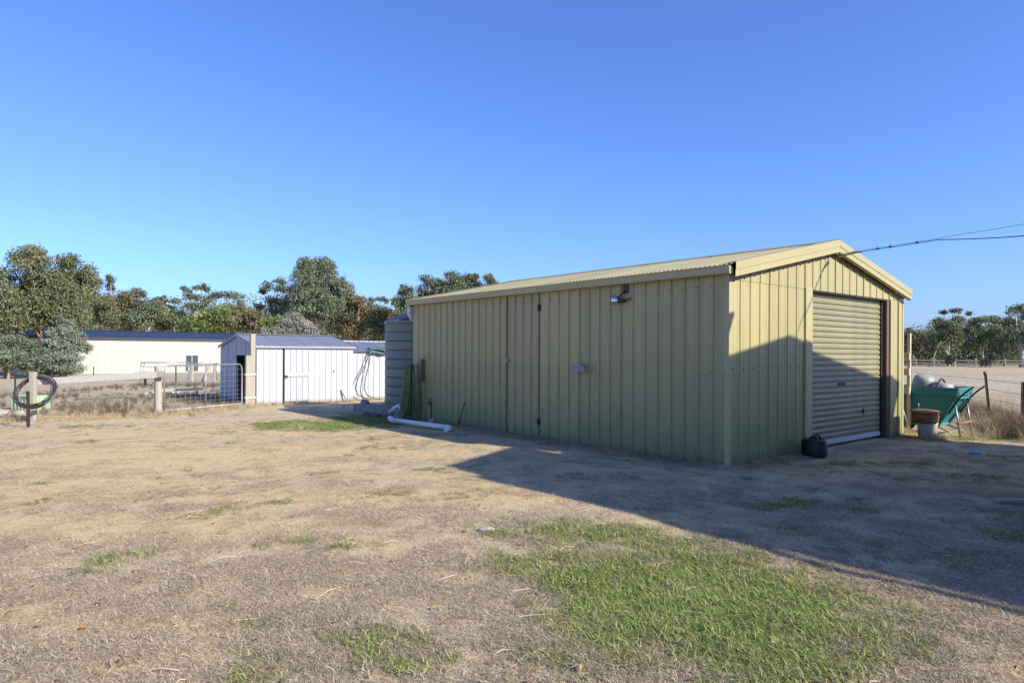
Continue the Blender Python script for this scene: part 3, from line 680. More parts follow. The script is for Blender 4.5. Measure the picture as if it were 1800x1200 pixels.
ls = at_shed("lean_to_shed", "lower white zinc shed joined on between the garden shed and the tank", "shed", 1.52, 14.22, 0)
lw, ld, lh, lr = 3.0, 2.6, 1.50, 1.86
for i, (a, b) in enumerate([(0, .78), (.78, 1.60), (1.62, 2.35), (2.35, 3.0)]):
    P = rib_profile(a, 4, (b - a) / 4, h=.02)
    if i == 0: P = [(0.0, 0.0)] + P[3:]
    if i == 3: P += [(3.0, 0.0)]
    sheet(front_g, P, 0, lh, M['zinc'], ls, extra=.004 if i == 2 else 0)
mb = MB(); mb.box(1.63, 1.78, -.05, -.02, .78, .82); mb.build("door_latch", M['dark_steel'], ls)
MB().box(1.594, 1.612, -.012, .0, 0, lh).build("door_edge", M['zinc_side'], ls)
mb = MB(); mb.box(0, .01, 0, ld, 0, lh); mb.box(lw - .01, lw, 0, ld, 0, lh); mb.box(0, lw, ld - .01, ld, 0, lh); mb.build("rear_wall", M['zinc_side'], ls)
nr = 4; wv = (lw + .1) / nr
for i in range(nr):
    a = -.0 + i * wv; P = clip_profile(rib_profile(a, 4, wv / 4, h=.016), a - .02, a + wv)
    MB().strip([[(u, e, z + d) for u, d in P] for e, z in ((-.08, lh + .01), (ld + .05, lr + .02))]).build("roof_sheet", M['zinc_roof'], ls)
MB().box(0, lw + .1, ld + .03, ld + .09, lr + .0, lr + .045).build("top_flashing", M['zinc'], ls)
sc_ = at_shed("shade_cloth", "bunched dark green shade cloth lying over the eave of the lower zinc shed", "cloth", 2.75, 14.20, 1.56)
rr = random.Random(5); rows = []
for i in range(26):
    u = -.66 + i * .075; row = []
    wdt = .34 * math.sin(math.pi * min(1, (i + 2) / 18)) ** .6 if i < 9 else .34
    for j in range(9):
        t = j / 8; y = -.14 + wdt * t + .01; z = .02 + y * .14 + .05 * math.sin(math.pi * t) + rr.uniform(-.012, .022) - (.10 * (1 - t) ** 2)
        row.append((u, y, z + .02 * math.sin(u * 9)))
    rows.append(row)
MB().strip(rows, True).build("cloth_sheet", M['shade_cloth'], sc_)
for k in range(5): MB().tube([(-.68 + .1 * q, -.13 + .05 * k + .02 * math.sin(q + k), .02 + .014 * k + .03 * math.sin(q * .8 + k)) for q in range(16)], .022, 6).build("cloth_fold", M['shade_cloth'], sc_)
ph = at_shed("poly_pipe", "black plastic pipe drooping in two loops down the white zinc wall", "pipe", 2.05, 14.12, 0)
for k, (dx, b, e) in enumerate([(-.18, .30, .05), (-.02, .46, .36)]):
    P_ = [(.02, -.02, 1.53), (.02 + dx * .2, -.07, 1.45), (dx * .8, -.06, 1.1), (dx * 1.6 - .1, -.06, .7), (dx * 1.9 - .14, -.06, .38), (dx * 1.8 - .06, -.07, .18), (dx + .06 + e * .2, -.10, .06), (e, -.12, .02)]
    MB().tube([Vector(P_[i]).lerp(Vector(P_[i + 1]), t) for i in range(7) for t in (0, .33, .66)] + [P_[7]], .016, 8).build("pipe_strand", M['poly_pipe'], ph)
ws = at_shed("leaning_stick", "dark stick leaning against the front of the white garden shed", "stick", 1.12, 13.95, 0)
MB().bar((.10, -.10, -.02), (-.06, .03, .36), .035, .03).build("stick_shaft", M['grey_timber'], ws)

# ------------------------------------------------------------------ gate, posts and rail beside the yard
gp_ = empty("gate_post", "round weathered timber post carrying the rail and the gate hinges", "post", (-8.42, 16.0, 0))
MB().lathe([(.082, -.1), (.085, .3), (.082, 1.1), (.07, 1.15), (0, 1.16)], 16, closed_ends=False).build("post_shaft", M['post'], gp_)
sp2 = empty("strainer_posts", "tall square post strapped to a shorter post at the latch end of the gate", "post", (-7.20, 18.6, 0), TH)
MB().bar((.02, 0, -.1), (.02, 0, 2.0), .125, .11, (0, 1, 0), .008).build("tall_post", M['post'], sp2)
MB().bar((-.12, -.02, -.1), (-.105, -.01, 1.40), .14, .12, (0, 1, 0), .008).build("short_post", M['post'], sp2)
for z in (.24, .88):
    mb = MB(); mb.box(-.195, .09, -.088, -.082, z - .018, z + .018); mb.box(-.195, .09, .062, .068, z - .018, z + .018); mb.box(.086, .092, -.088, .068, z - .018, z + .018); mb.box(-.2, -.194, -.088, .068, z - .018, z + .018); mb.build("strap", M['white_plastic'], sp2)
gt = empty("farm_gate", "galvanised tube farm gate with wire mesh infill standing shut", "gate", (-8.30, 16.05, 0), math.atan2(18.42 - 16.05, -7.40 + 8.30))
GL = math.hypot(.90, 2.37); zb, zt = .085, 1.165; rc = .14
pts = [(0, 0, zb)] + [(0, 0, zt - rc)] + [(rc - rc * math.cos(a), 0, zt - rc + rc * math.sin(a)) for a in (R(30), R(60))] + [(rc, 0, zt), (GL * .5, 0, zt), (GL - rc, 0, zt)] + [(GL - rc + rc * math.sin(a), 0, zt - rc + rc * math.cos(a)) for a in (R(30), R(60))] + [(GL, 0, zt - rc), (GL, 0, zb), (0, 0, zb)]
MB().tube(pts, .019, 10).build("gate_frame", M['galv'], gt)
MB().tube([(GL * .5, 0, zb), (GL * .5, 0, zt)], .017, 10).build("centre_stay", M['galv'], gt)
mb = MB()
for z in (.16, .25, .35, .46, .58, .72, .88, 1.03): mb.tube([(.0, 0, z), (GL, 0, z)], .0034, 5, False)
for k in range(1, 16): mb.tube([(GL * k / 16, .004, zb), (GL * k / 16, .004, zt)], .0034, 5, False)
mb.build("mesh_infill", M['galv'], gt)
mb = MB(); mb.tube([(GL, 0, .68), (GL + .06, .0, .69), (GL + .14, .02, .66)], .012, 6); mb.build("latch_chain", M['dark_steel'], gt)
for z in (.3, 1.0): MB().tube([(-.09, .0, z), (0, 0, z)], .014, 6).build("hinge", M['galv'], gt)
rf = empty("rail_fence", "short weathered timber rail and square post holding the wire coil", "fence", (-10.33, 14.5, 0))
MB().bar((0, 0, -.1), (.0, 0, 1.05), .115, .11, (0, 1, 0), .008).build("post_shaft", M['post'], rf)
p1 = Vector((.06, .07, .83)); p2 = Vector((2.03, 1.36, .955))
MB().bar(p1, p2, .045, .15, (0, 0, 1), .006).build("rail", M['rail'], rf)
MB().bar((1.50, 1.22, .94), (2.12, 1.38, .965), .09, .14, (0, 0, 1), .008).build("rail_block", M['grey_timber'], rf)
MB().bar((1.75, 1.22, .87), (1.76, 1.22, .70), .05, .04).build("hanging_offcut", M['dark_steel'], rf)
wc = empty("wire_coil", "thick coil of fencing wire and black pipe hung round the square post", "coil", (-10.22, 14.42, .62), 0)
rr = random.Random(12)
for k in range(22):
    a, b = rr.uniform(.36, .47), rr.uniform(.27, .35); ox, oz, oy = rr.uniform(-.02, .02), rr.uniform(-.02, .03), rr.uniform(-.06, .06)
    tl = rr.uniform(-.02, .02)
    mb = MB(); mb.tube([(a * math.cos(t) + ox, oy + .16 * math.sin(t) + tl * math.cos(2 * t) * .4, b * math.sin(t) + oz) for t in [q * 2 * math.pi / 40 for q in range(41)]], .005 if k % 3 else .009, 5, False); mb.build("wire_turn", (M['dark_steel'], M['cable_grey'], M['cable_dark'])[k % 3], wc)
mb = MB(); mb.tube([(.44 * math.cos(t), .17 * math.sin(t), .33 * math.sin(t) + .005) for t in [R(18) + q * R(150) / 24 for q in range(25)]], .022, 8); mb.build("pipe_length", M['poly_pipe'], wc)
def picket(name, label, loc, h, tilt=(0, 0), mat='dark_steel', cap=False, group=None):
    e = empty(name, label, "fence post", loc, rr.uniform(0, 1.5), group, tilt)
    mb = MB()
    for a in (90, 210, 330):
        d = Vector((math.cos(R(a)), math.sin(R(a)), 0)); w = Vector((-d.y, d.x, 0)) * .003
        mb.add([w, -w, d * .034 - w, d * .034 + w, w + Vector((0, 0, h)), -w + Vector((0, 0, h)), d * .034 - w + Vector((0, 0, h)), d * .034 + w + Vector((0, 0, h))], [(0, 1, 2, 3), (4, 5, 6, 7), (0, 1, 5, 4), (1, 2, 6, 5), (2, 3, 7, 6), (3, 0, 4, 7)])
    mb.build("picket_shaft", M[mat], e)
    if cap:
        c = MB().lathe([(.0, .03), (.036, .025), (.038, -.04), (.03, -.042)], 12, closed_ends=False).build("cap", M['rust'], e); c.location = (0, 0, h)
    return e
picket("star_picket", "dark steel star picket standing in front of the wire coil", (-9.62, 13.37, -.08), .78, (.0, -.015))
picket("star_picket", "thin rusty star picket in the bare ground beyond the green crate", (-19.3, 26.1, -.05), .72)
picket("star_picket", "small steel picket in front of the cream building wall", (-25.4, 40.8, -.05), .62)
cr = empty("plastic_crate", "pale green ribbed plastic crate standing on the ground behind the wire coil", "crate", (-12.35, 17.25, 0), R(-24))
mb = MB()
for (x0, x1, y0_, y1_) in ((-.36, .36, -.24, -.225), (-.36, .36, .225, .24), (-.36, -.345, -.225, .225), (.345, .36, -.225, .225)): mb.box(x0, x1, y0_, y1_, .0, .37)
mb.box(-.345, .345, -.225, .225, .0, .02); mb.build("crate_body", M['crate_green'], cr)
for k in range(6):
    x = -.36 + k * .144
    for y in (-.255, .241): MB().box(x - .012, x + .012, y, y + .014, 0, .37).build("rib", M['crate_green'], cr)
for k in range(5):
    y = -.24 + k * .12
    for x in (-.378, .361): MB().box(x, x + .016, y - .016, y + .016, 0, .37).build("rib", M['crate_green'], cr)
MB().box(-.385, .385, -.262, -.242, .33, .36).build("rim", M['crate_green'], cr); MB().box(-.385, -.365, -.242, .262, .33, .36).build("rim", M['crate_green'], cr)
rg = random.Random(31)
for i, (px_, py_, r_, lab) in enumerate([(-11.95, 15.7, .16, "largest pale rock lying below the green crate"), (-12.3, 15.9, .11, "pale rock at the outer end of the row below the green crate"), (-11.55, 15.75, .12, "pale rock beside the steel picket below the green crate"), (-.21, 5.72, .06, "small pale stone lying alone on the dry grass in front of the shed shadow")]):
    e = empty("stone", lab, "rock", (px_, py_, 0)); rock(e, r_, i + 3, (0, 0, r_ * .25 if i < 3 else .005), 'stone', (1.2, 1, .65) if i < 3 else (1.3, .9, .35))

# yard rails, posts and rubbish in the paddock behind the gate
yr = empty("yard_rail", "low grey steel rail frame standing in the paddock before the cream building", "rail", (-18.9, 34.2, 0), R(26))
for z in (.93, .72): MB().tube([(0, 0, z), (2.2, 0, z)], .03 if z > .8 else .018, 8).build("rail_tube", M['galv'], yr)
for z in (.90, .74): MB().tube([(2.2, 0, z), (3.6, .1, z - .03)], .022, 8).build("rail_tube", M['galv'], yr)
for x in (.03, .17, 2.2, 3.55): MB().tube([(x, 0, -.05), (x, 0, .93)], .033, 8).build("rail_leg", M['galv'], yr)
for lab, x, y, h, w in (("stout pale post seen through the gate in front of the cream building window", -15.55, 32.6, .85, .15), ("thin pale post close to the shaded end of the garden shed", -14.35, 32.4, .86, .10)):
    e = empty("timber_post", lab, "post", (x, y, 0)); MB().bar((0, 0, -.1), (.01, 0, h), w, w, (0, 1, 0), .01).build("post_shaft", M['post'], e)
picket("star_picket", "dark star picket seen through the gate beneath the cream building window", (-15.9, 31.8, -.05), .85)
e = empty("brace_post", "leaning grey branch propped as a brace in the paddock behind the gate", "post", (-15.4, 33.4, 0)); MB().tube([(0, 0, -.05), (.25, .05, .55), (.42, .1, 1.05)], [.07, .055, .035], 7).build("brace_pole", M['bark'], e); MB().tube([(.1, -.1, -.05), (.2, .05, .5), (.23, .1, .95)], [.05, .045, .03], 7).build("brace_pole", M['bark'], e)
e = empty("tarpaulin", "crumpled pale blue tarpaulin lying on the ground behind the gate post", "tarp", (-12.3, 23.6, 0))
rows = []
for i in range(14):
    rows.append([(-.42 + i * .075, -.3 + j * .085 + rg.uniform(-.02, .02), max(0.0, .035 + rg.uniform(-.03, .075))) for j in range(8)])
MB().strip(rows).build("tarp_sheet", M['tarp'], e)
e = empty("fallen_rail", "pale timber rail lying across the ground beyond the gate post", "timber", (-11.7, 22.6, .05), R(22)); MB().bar((-.2, 0, .14), (1.2, .0, .18), .10, .07, (0, 0, 1), .006).build("rail", M['pale_timber'], e)
for x in (0.0, 1.0): MB().bar((x, 0, -.05), (x, 0, .11), .1, .1, (0, 1, 0)).build("support_block", M['grey_timber'], e)

# ------------------------------------------------------------------ cream building with the navy roof
cb = at_shed("cream_building", "long low cream steel building with a navy blue roof behind the trees", "building", -5.2, 46.6, 0)
cl, cd, ch_, crz = 14.2, 6.0, 2.36, 2.86
WX0, WX1, WZ0, WZ1 = 9.75, 10.62, .06, 1.26
def cwall(a, b, z0, z1):
    n = max(1, int(round((b - a) / .2))); mb = MB(); P = []
    for k in range(n):
        u = a + (b - a) * k / n; P += [(u, 0.0), (u + .02, .02), (u + .05, .02), (u + .07, 0.0)]
    P.append((b, 0.0)); mb.strip([[(u, -d, z) for u, d in P] for z in (z0, z1)]); mb.build("wall", M['cream'], cb)
cwall(0, WX0, 0, ch_); cwall(WX1, cl, 0, ch_); cwall(WX0, WX1, WZ1, ch_); cwall(WX0, WX1, 0, WZ0)
mb = MB()
for x in (0, cl): mb.add([(x, 0, 0), (x, cd, 0), (x, cd, ch_), (x, cd / 2, crz), (x, 0, ch_)], [(0, 1, 2, 3, 4)])
mb.box(0, cl, cd - .02, cd, 0, ch_); mb.build("wall", M['cream'], cb)
for e0, e1 in ((-.12, cd / 2), (cd + .12, cd / 2)):
    n = 60; P = [(-.12 + (cl + .24) * k / n, (0.02 if k % 2 else 0.0)) for k in range(n + 1)]
    MB().strip([[(u, e, (ch_ + .07 if e != e1 else crz + .07) + d) for u, d in P] for e in (e0, e1)]).build("roof", M['navy'], cb)
MB().strip([[(u, cd / 2 - .15, crz + .075), (u, cd / 2, crz + .11), (u, cd / 2 + .15, crz + .075)] for u in (-.13, cl + .13)]).build("ridge_cap", M['navy'], cb)
MB().box(-.12, cl + .12, -.2, -.1, ch_ - .05, ch_ + .06).build("gutter", M['navy'], cb)
wi = MB()
fz = .035
wi.box(WX0, WX0 + fz, -.03, .06, WZ0, WZ1); wi.box(WX1 - fz, WX1, -.03, .06, WZ0, WZ1); wi.box(WX0 + fz, WX1 - fz, -.03, .06, WZ1 - fz, WZ1); wi.box(WX0 + fz, WX1 - fz, -.03, .06, WZ0, WZ0 + fz)
wf = wi.build("window", M['zinc_side'], cb)
MB().box(.5 * (WX0 + WX1) - .03, .5 * (WX0 + WX1) + .03, -.025, .05, WZ0 + fz, WZ1 - fz).build("mullion", M['galv'], wf)
MB().box(WX0 + fz, .5 * (WX0 + WX1) - .03, .02, .026, WZ0 + fz, WZ1 - fz).build("pane", M['glass_dark'], wf); MB().box(.5 * (WX0 + WX1) + .03, WX1 - fz, .03, .036, WZ0 + fz, WZ1 - fz).build("pane", M['glass_dark'], wf)

# ------------------------------------------------------------------ things at the far corner of the shed
lf = at_shed("timber_ladder", "pale timber ladder frame standing beside the roller door end of the shed", "ladder", 6.37, .12, 0)
MB().bar((0, 0, -.05), (.01, 0, 1.92), .05, .06, (0, 1, 0), .004).build("stile", M['pale_timber'], lf)
MB().bar((0, .85, -.05), (.01, .85, 1.9), .075, .075, (0, 1, 0), .004).build("stile", M['pale_timber'], lf)
for z in (.80, 1.17, 1.47): MB().bar((-.052, -.03, z), (-.052, .9, z + .01), .028, .13, (0, 0, 1), .004).build("rung", M['pale_timber'], lf)
ms_ = at_shed("metal_rods", "bunch of thin grey metal rods leaning on the shed corner", "rods", 5.95, -.02, 0)
for k in range(4): MB().tube([(.02 + k * .035, -.04 + .01 * k, -.02), (-.06 + k * .02, .10, .60 - .05 * k)], .009, 6).build("rod", M['galv'], ms_)
# teal barrow tub on a tube stand
ct = at_shed("feed_barrow", "teal plastic barrow tub with sloping end and steel tube legs", "barrow", 6.45, -.72, 0)
def tubring(z, x0, x1, ya, yb, r=.04):
    pts = []
    for cx, cy, a0 in ((x1 - r, ya + r, -90), (x1 - r, yb - r, 0), (x0 + r, yb - r, 90), (x0 + r, ya + r, 180)):
        for k in range(4): a = R(a0 + k * 30); pts.append((cx + r * math.cos(a), cy + r * math.sin(a), z))
    return pts
rings = [tubring(.13, .10, .66, .44, 1.10), tubring(.135, .09, .67, .42, 1.12), tubring(.735, .015, .785, .075, 1.23), tubring(.74, -.025, .825, .03, 1.27), tubring(.875, -.03, .83, .0, 1.30), tubring(.885, -.025, .825, .01, 1.29), tubring(.885, .0, .80, .035, 1.265), tubring(.74, .02, .78, .09, 1.22), tubring(.16, .11, .65, .46, 1.08)]
mb = MB(); nn = len(rings[0])
mb.add([p for r_ in rings for p in r_], [(i * nn + k, i * nn + (k + 1) % nn, (i + 1) * nn + (k + 1) % nn, (i + 1) * nn + k) for i in range(len(rings) - 1) for k in range(nn)] + [tuple(range(nn - 1, -1, -1)), tuple((len(rings) - 1) * nn + k for k in range(nn))])
mb.build("tub", M['teal'], ct)
ea, eb = Vector((0, .06, .72)), Vector((0, .41, .16))
def endp(x, t, out=.018): p = ea.lerp(eb, t); return (x, p.y - out, p.z - out * .5)
for x0, x1 in ((.06, .12), (.68, .74)):
    mb = MB(); mb.bar(endp(x0 + .03, .0), endp(x0 + .03 + (.05 if x0 < .3 else -.05), .98), .055, .03, (0, -1, .5)); mb.build("end_flange", M['teal'], ct)
MB().bar(endp(.12, .97), endp(.64, .97), .05, .03, (0, -1, .5)).build("end_flange", M['teal'], ct)
MB().bar(endp(.1, .03), endp(.7, .03), .04, .025, (0, -1, .5)).build("end_flange", M['teal'], ct)
for x in (.08, .72):
    MB().tube([endp(x, .55, .045), (x, .03, .70), (x, -.06, .80), (x, -.20, .92)], .017, 8).build("handle", M['dark_steel'], ct)
    MB().tube([endp(x, .25, .05), (x, .06, .30), (x, .01, -.03)], .019, 8).build("leg", M['galv'], ct)
    MB().tube([(x + (.05 if x < .3 else -.05), .42, .13), (x, .20, .05), (x, .16, .0)], .015, 8).build("strut", M['galv'], ct)
MB().tube([(.03, .045, .22), (.77, .045, .22)], .024, 8).build("cross_bar", M['rust'], ct)
mb = MB(); mb.lathe([(.05, -.04), (.15, -.04), (.17, -.02), (.17, .02), (.15, .04), (.05, .04)], 20); w_ = mb.build("wheel", M['black_plastic'], ct); w_.rotation_euler = (0, R(90), 0); w_.location = (.38, 1.05, .16)
d1 = at_shed("mixer_drum", "rounded grey drum lying tilted in the back of the teal barrow tub", "drum", 6.90, .06, .86, 0, None, (R(14), R(-10)))
MB().lathe([(.17, -.28), (.20, -.12), (.198, .04), (.188, .14), (.17, .205), (.13, .24), (.05, .25), (0, .251)], 32, closed_ends=False).build("drum_shell", M['grey_poly'], d1)
MB().lathe([(.200, -.10), (.212, -.09), (.212, -.05), (.200, -.04)], 32, closed_ends=False).build("drum_hoop", M['grey_poly'], d1)
d2 = at_shed("grey_bucket", "grey upturned bucket with dark hoop resting in the teal barrow tub", "bucket", 6.86, -.28, .70, 0, None, (R(6), R(4)))
MB().lathe([(.205, -.2), (.205, .05), (.195, .18), (.18, .235), (.15, .262), (0, .268)], 32, closed_ends=False).build("bucket_shell", M['grey_poly'], d2)
mb = MB(); mb.tube([(.255 * math.cos(t), -.02 + .05 * math.sin(t), .31 * math.sin(t) + .02) for t in [R(8) + q * R(168) / 22 for q in range(23)]], .019, 8); mb.build("hoop", M['black_metal'], d2)
bu = at_shed("white_bucket", "white plastic bucket standing under a rusty tub beside the shed", "bucket", 5.62, -.46, 0)
MB().lathe([(.13, .0), (.14, .0), (.165, .26), (.172, .265), (.172, .28), (.155, .28), (.13, .02), (0, .02)], 28, closed_ends=False).build("bucket_shell", M['white_plastic'], bu)
rt = at_shed("rusty_tub", "rusty round steel tub sitting on top of the white bucket", "tub", 5.55, -.44, .282, 0, None, (.03, -.05))
MB().lathe([(.18, .0), (.205, .01), (.215, .05), (.22, .055), (.215, .06), (.215, .10), (.222, .11), (.222, .125), (.215, .135), (.22, .19), (.232, .20), (.232, .215), (.15, .225), (.0, .235)], 36, closed_ends=False).build("tub_shell", M['rust'], rt)
MB().tube([(.12, .14, .22), (.13, .15, .33)], .008, 6).build("rod_stub", M['galv'], rt)
e = empty("plastic_scrap", "small flat blue plastic scrap lying on the shaded dirt near the roller door", "rubbish", (7.03, 10.2, 0), .3)
MB().lathe([(.075, 0), (.078, .03), (.06, .036), (0, .034)], 18, closed_ends=False).build("scrap_body", M['blue_plastic'], e)
e = empty("plank", "weathered timber plank lying on the shaded ground", "plank", (5.6, 6.86, 0), R(-4))
MB().bar((-.62, 0, .015), (.75, 0, .02), .09, .03, (0, 0, 1), .004).build("board", M['rail'], e)

# wire fences: each fence a thing, its pickets and wires parts
wfz = empty("wire_fence", "rusty star picket and wire fence along the paddock edge", "fence", (10.8, 14.7, 0))
posts = [((.27, .86, 0), 1.15, (R(0), R(-6))), ((-.27, -.82, 0), 1.0, (0, R(1))), ((-.95, -3.6, 0), 1.1, (0, 0)), ((2.3, 7.4, 0), 1.1, (0, 0))]
for p_, h, tl in posts:
    q_ = picket("tmp", "tmp", (0, 0, 0), h)
    shp = q_.children[0]; shp.parent = wfz; shp.location = (p_[0], p_[1], -.05); shp.rotation_euler = (tl[0], tl[1], 0.0); shp.name = "star_picket"
    bpy.data.objects.remove(q_)
c = MB().lathe([(.0, .03), (.036, .025), (.038, -.04), (.03, -.042)], 12, closed_ends=False).build("post_cap", M['rust'], wfz); c.location = (.27 - .115, .86, 1.10)
for k, z in enumerate((.94, .72, .50, .28)):
    MB().tube([(-.95 - .0, -3.6, z), (-.27, -.82, z - .03), (.27 - z * .1, .86, z), (1.25, 4.1, z - .02), (2.3, 7.4, z)], .0042, 5, False).build("wire", M['dark_steel'], wfz)
ff = empty("paddock_fence", "distant pale timber post and rail fence before the gum trees", "fence", (58, 86, 0), R(-14))
rr = random.Random(77); xs = [0, 1.9, 3.4, 6.1, 8.2, 9.6, 12.6, 13.2, 15.6, 17.4, 20.4, 22.0, 23.4]
x = -8; k = 0
while x < 46:
    h = rr.uniform(.95, 1.3); w = rr.uniform(.10, .18); MB().bar((x, 0, -.1), (x + rr.uniform(-.06, .06), 0, h), w, w, (0, 1, 0), .01).build("post", M['post'] if k % 3 else M['pale_timber'], ff)
    x += rr.uniform(1.3, 2.6); k += 1
for a, b in ((-8, 12.2), (30, 44)):
    for z in (.45, .8):
        q = a
        while q < b - .5: l_ = 2.9; MB().bar((q, -.08, z + rr.uniform(-.04, .04)), (min(b, q + l_), -.08, z + rr.uniform(-.04, .04)), .05, .11, (0, 0, 1)).build("rail", M['grey_timber'], ff); q += l_
for x in (15.8, 29.2): MB().bar((x, 0, 1.0), (x + 1.3, 0, .0), .11, .11).build("brace", M['pale_timber'], ff)
for z in (.3, .6, .9): MB().tube([(12, .05, z), (30, .05, z)], .012, 4, False).build("wire", M['dark_steel'], ff)
# ------------------------------------------------------------------ trees and shrubs
FPX = 1181.27; ROLL = .00455
def at(u, v, Z):                                       # point of the place at distance Z along a sight line of the survey photo
    dx, dy = u - 900, v - 620.3
    return Vector(((dx + ROLL * dy) / FPX * Z, Z, 1.5 - (dy - ROLL * dx) / FPX * Z))
def leaf_quads(P, L, w, rng, droop, C):
    n = len(P)
    a = rng.normal(size=(n, 3)); a[:, 2] -= droop; a /= np.linalg.norm(a, axis=1, keepdims=True)
    b = np.cross(a, rng.normal(size=(n, 3))); b /= np.linalg.norm(b, axis=1, keepdims=True) + 1e-9
    l = (L * rng.uniform(.6, 1.35, n))[:, None]; ww = (w * rng.uniform(.7, 1.3, n))[:, None]
    V = np.stack([P, P + a * l * .45 + b * ww * .5, P + a * l, P + a * l * .45 - b * ww * .5], 1).reshape(-1, 3)
    return V, np.repeat(C, 4, 0)
tree_i = 0
def tree(name, label, cat, Z, u0, subs, c1, c2, bark='bark', leaf=(.25, .095), lai=4.6, droop=.7, group=None, tr=.16, depth=.9, clumps=16, tight=.40, forks=True, dead=0):
    global tree_i
    tree_i += 1; rng = np.random.default_rng(100 + tree_i); rr = random.Random(tree_i)
    k = Z / FPX
    b = at(u0, 620.3, Z); base = Vector((b.x, Z, 0))
    root = empty(name, label, cat, base, 0, group)
    S = []
    for (u, v, ru, rv) in subs:
        dz = rr.uniform(-.6, .6) * depth * ru * k * 1.3
        p = at(u, v, Z); S.append((Vector((p.x, Z + dz, p.z)) - base, ru * k, rv * k))
    Vs, Cs, tips = [], [], []
    for c, a, h in S:
        K = max(5, int(clumps * rr.uniform(.8, 1.2)))
        for q in range(K):
            d = rng.normal(size=3); d /= np.linalg.norm(d); r = rng.uniform(0, 1) ** .5 * .95
            cc = np.array(c) + d * r * np.array([a, a * depth, h])
            rad = np.array([a, a * depth, h * .85]) * tight * rng.uniform(.7, 1.25)
            n = max(14, int(lai * math.pi * a * h / (leaf[0] * leaf[1] * .5) / K * rng.uniform(.7, 1.3)))
            g = rng.normal(size=(n, 3)); g /= np.linalg.norm(g, axis=1, keepdims=True); g *= (rng.uniform(0, 1, (n, 1)) ** .45)
            P = cc + g * rad * 1.25
            t = np.clip(rng.normal(.45, .33), 0, 1); colr = np.array(c1) * (1 - t) + np.array(c2) * t
            C = colr * rng.uniform(.8, 1.2) * rng.uniform(.72, 1.28, (n, 1)) * (1 + rng.normal(0, .05, (n, 3)))
            P[:, 2] = np.maximum(P[:, 2], .06)
            V, C4 = leaf_quads(P, leaf[0], leaf[1], rng, droop, np.clip(C, .004, 1)); Vs.append(V); Cs.append(C4)
            if q < 4: tips.append((c, Vector(cc)))
        n = int(lai * .42 * math.pi * a * h / (leaf[0] * leaf[1] * .5)); g = rng.normal(size=(n, 3)); g /= np.linalg.norm(g, axis=1, keepdims=True); g *= rng.uniform(0, 1, (n, 1)) ** .4
        P = np.array(c) + g * np.array([a, a * depth, h]) * (.92 + .22 * fbm(g[:, 0:1] * 3 + 7, g[:, 2:3] * 3, tree_i, 2)); P[:, 2] = np.maximum(P[:, 2], .06)
        C = (np.array(c1) * .6 + np.array(c2) * .4) * rng.uniform(.7, 1.3, (n, 1)); V, C4 = leaf_quads(P, leaf[0], leaf[1], rng, droop, C); Vs.append(V); Cs.append(C4)
    np_mesh("crown", np.concatenate(Vs), 4, np.concatenate(Cs), M['leaf'], root)
    lo = min(c.z - h for c, a, h in S); fz_ = max(.35, lo * .75 + .3)
    mb = MB(); mean = sum((c for c, a, h in S), Vector()) / len(S)
    fork = Vector((mean.x * .25, mean.y * .25, fz_))
    mb.tube([(0, 0, -.15), (fork.x * .2 + rr.uniform(-.05, .05), 0, fz_ * .5), fork], [tr * 1.15, tr * .95, tr * .85], 8, False)
    for c, a, h in S:
        if forks:
            m1 = fork.lerp(c, .5) + Vector((rr.uniform(-.25, .25), rr.uniform(-.25, .25), rr.uniform(-.1, .3)))
            mb.tube([fork - Vector((0, 0, .1)), fork.lerp(m1, .5) + Vector((rr.uniform(-.1, .1), 0, .05)), m1, c], [tr * .55, tr * .42, tr * .32, tr * .16], 6, False)
    for c, t in tips:
        mb.tube([c, c.lerp(t, .5) + Vector((rr.uniform(-.08, .08), 0, .06)), t], [tr * .16, tr * .11, tr * .05], 4, False)
    mb.build("trunk", M[bark], root)
    return root
OL1, OL2 = (.135, .152, .072), (.225, .23, .118)
GG1, GG2 = (.150, .182, .105), (.25, .275, .175)
BR1, BR2 = (.155, .148, .076), (.26, .215, .115)
DG1, DG2 = (.108, .132, .072), (.19, .212, .118)
BG1, BG2 = (.145, .185, .060), (.245, .275, .105)
SV1, SV2 = (.26, .26, .22), (.38, .375, .33)
gum = "gum trees behind the cream building"
T = tree
T("gum_tree", "tall olive gum tree with reddish trunk crossing the end of the navy roof", "tree", 38.5, 77, [(66, 466, 36, 32), (38, 502, 38, 36), (84, 508, 40, 38), (58, 545, 44, 38), (98, 550, 32, 32), (62, 444, 22, 15), (30, 560, 28, 26)], OL1, OL2, 'bark_red', (.19, .07), 3.6, .9, tr=.12, clumps=22, tight=.32)
T("gum_tree", "olive gum tree with twin rounded tops beside the red trunked gum", "tree", 39.5, 108, [(120, 482, 36, 32), (142, 508, 24, 34), (116, 522, 40, 36), (140, 550, 26, 32), (116, 456, 20, 15), (104, 565, 32, 24), (150, 480, 13, 17)], OL1, OL2, 'bark', (.19, .07), 3.6, .9, tr=.12, clumps=22, tight=.32)
T("gum_tree", "dense olive gum tree cut by the edge of the photograph", "tree", 37, 12, [(8, 520, 30, 30), (-22, 495, 34, 40), (26, 560, 28, 24), (-10, 560, 36, 28), (0, 485, 12, 14)], OL1, OL2, 'bark_red', (.19, .07), 3.6, .9, tr=.13, clumps=22, tight=.33)
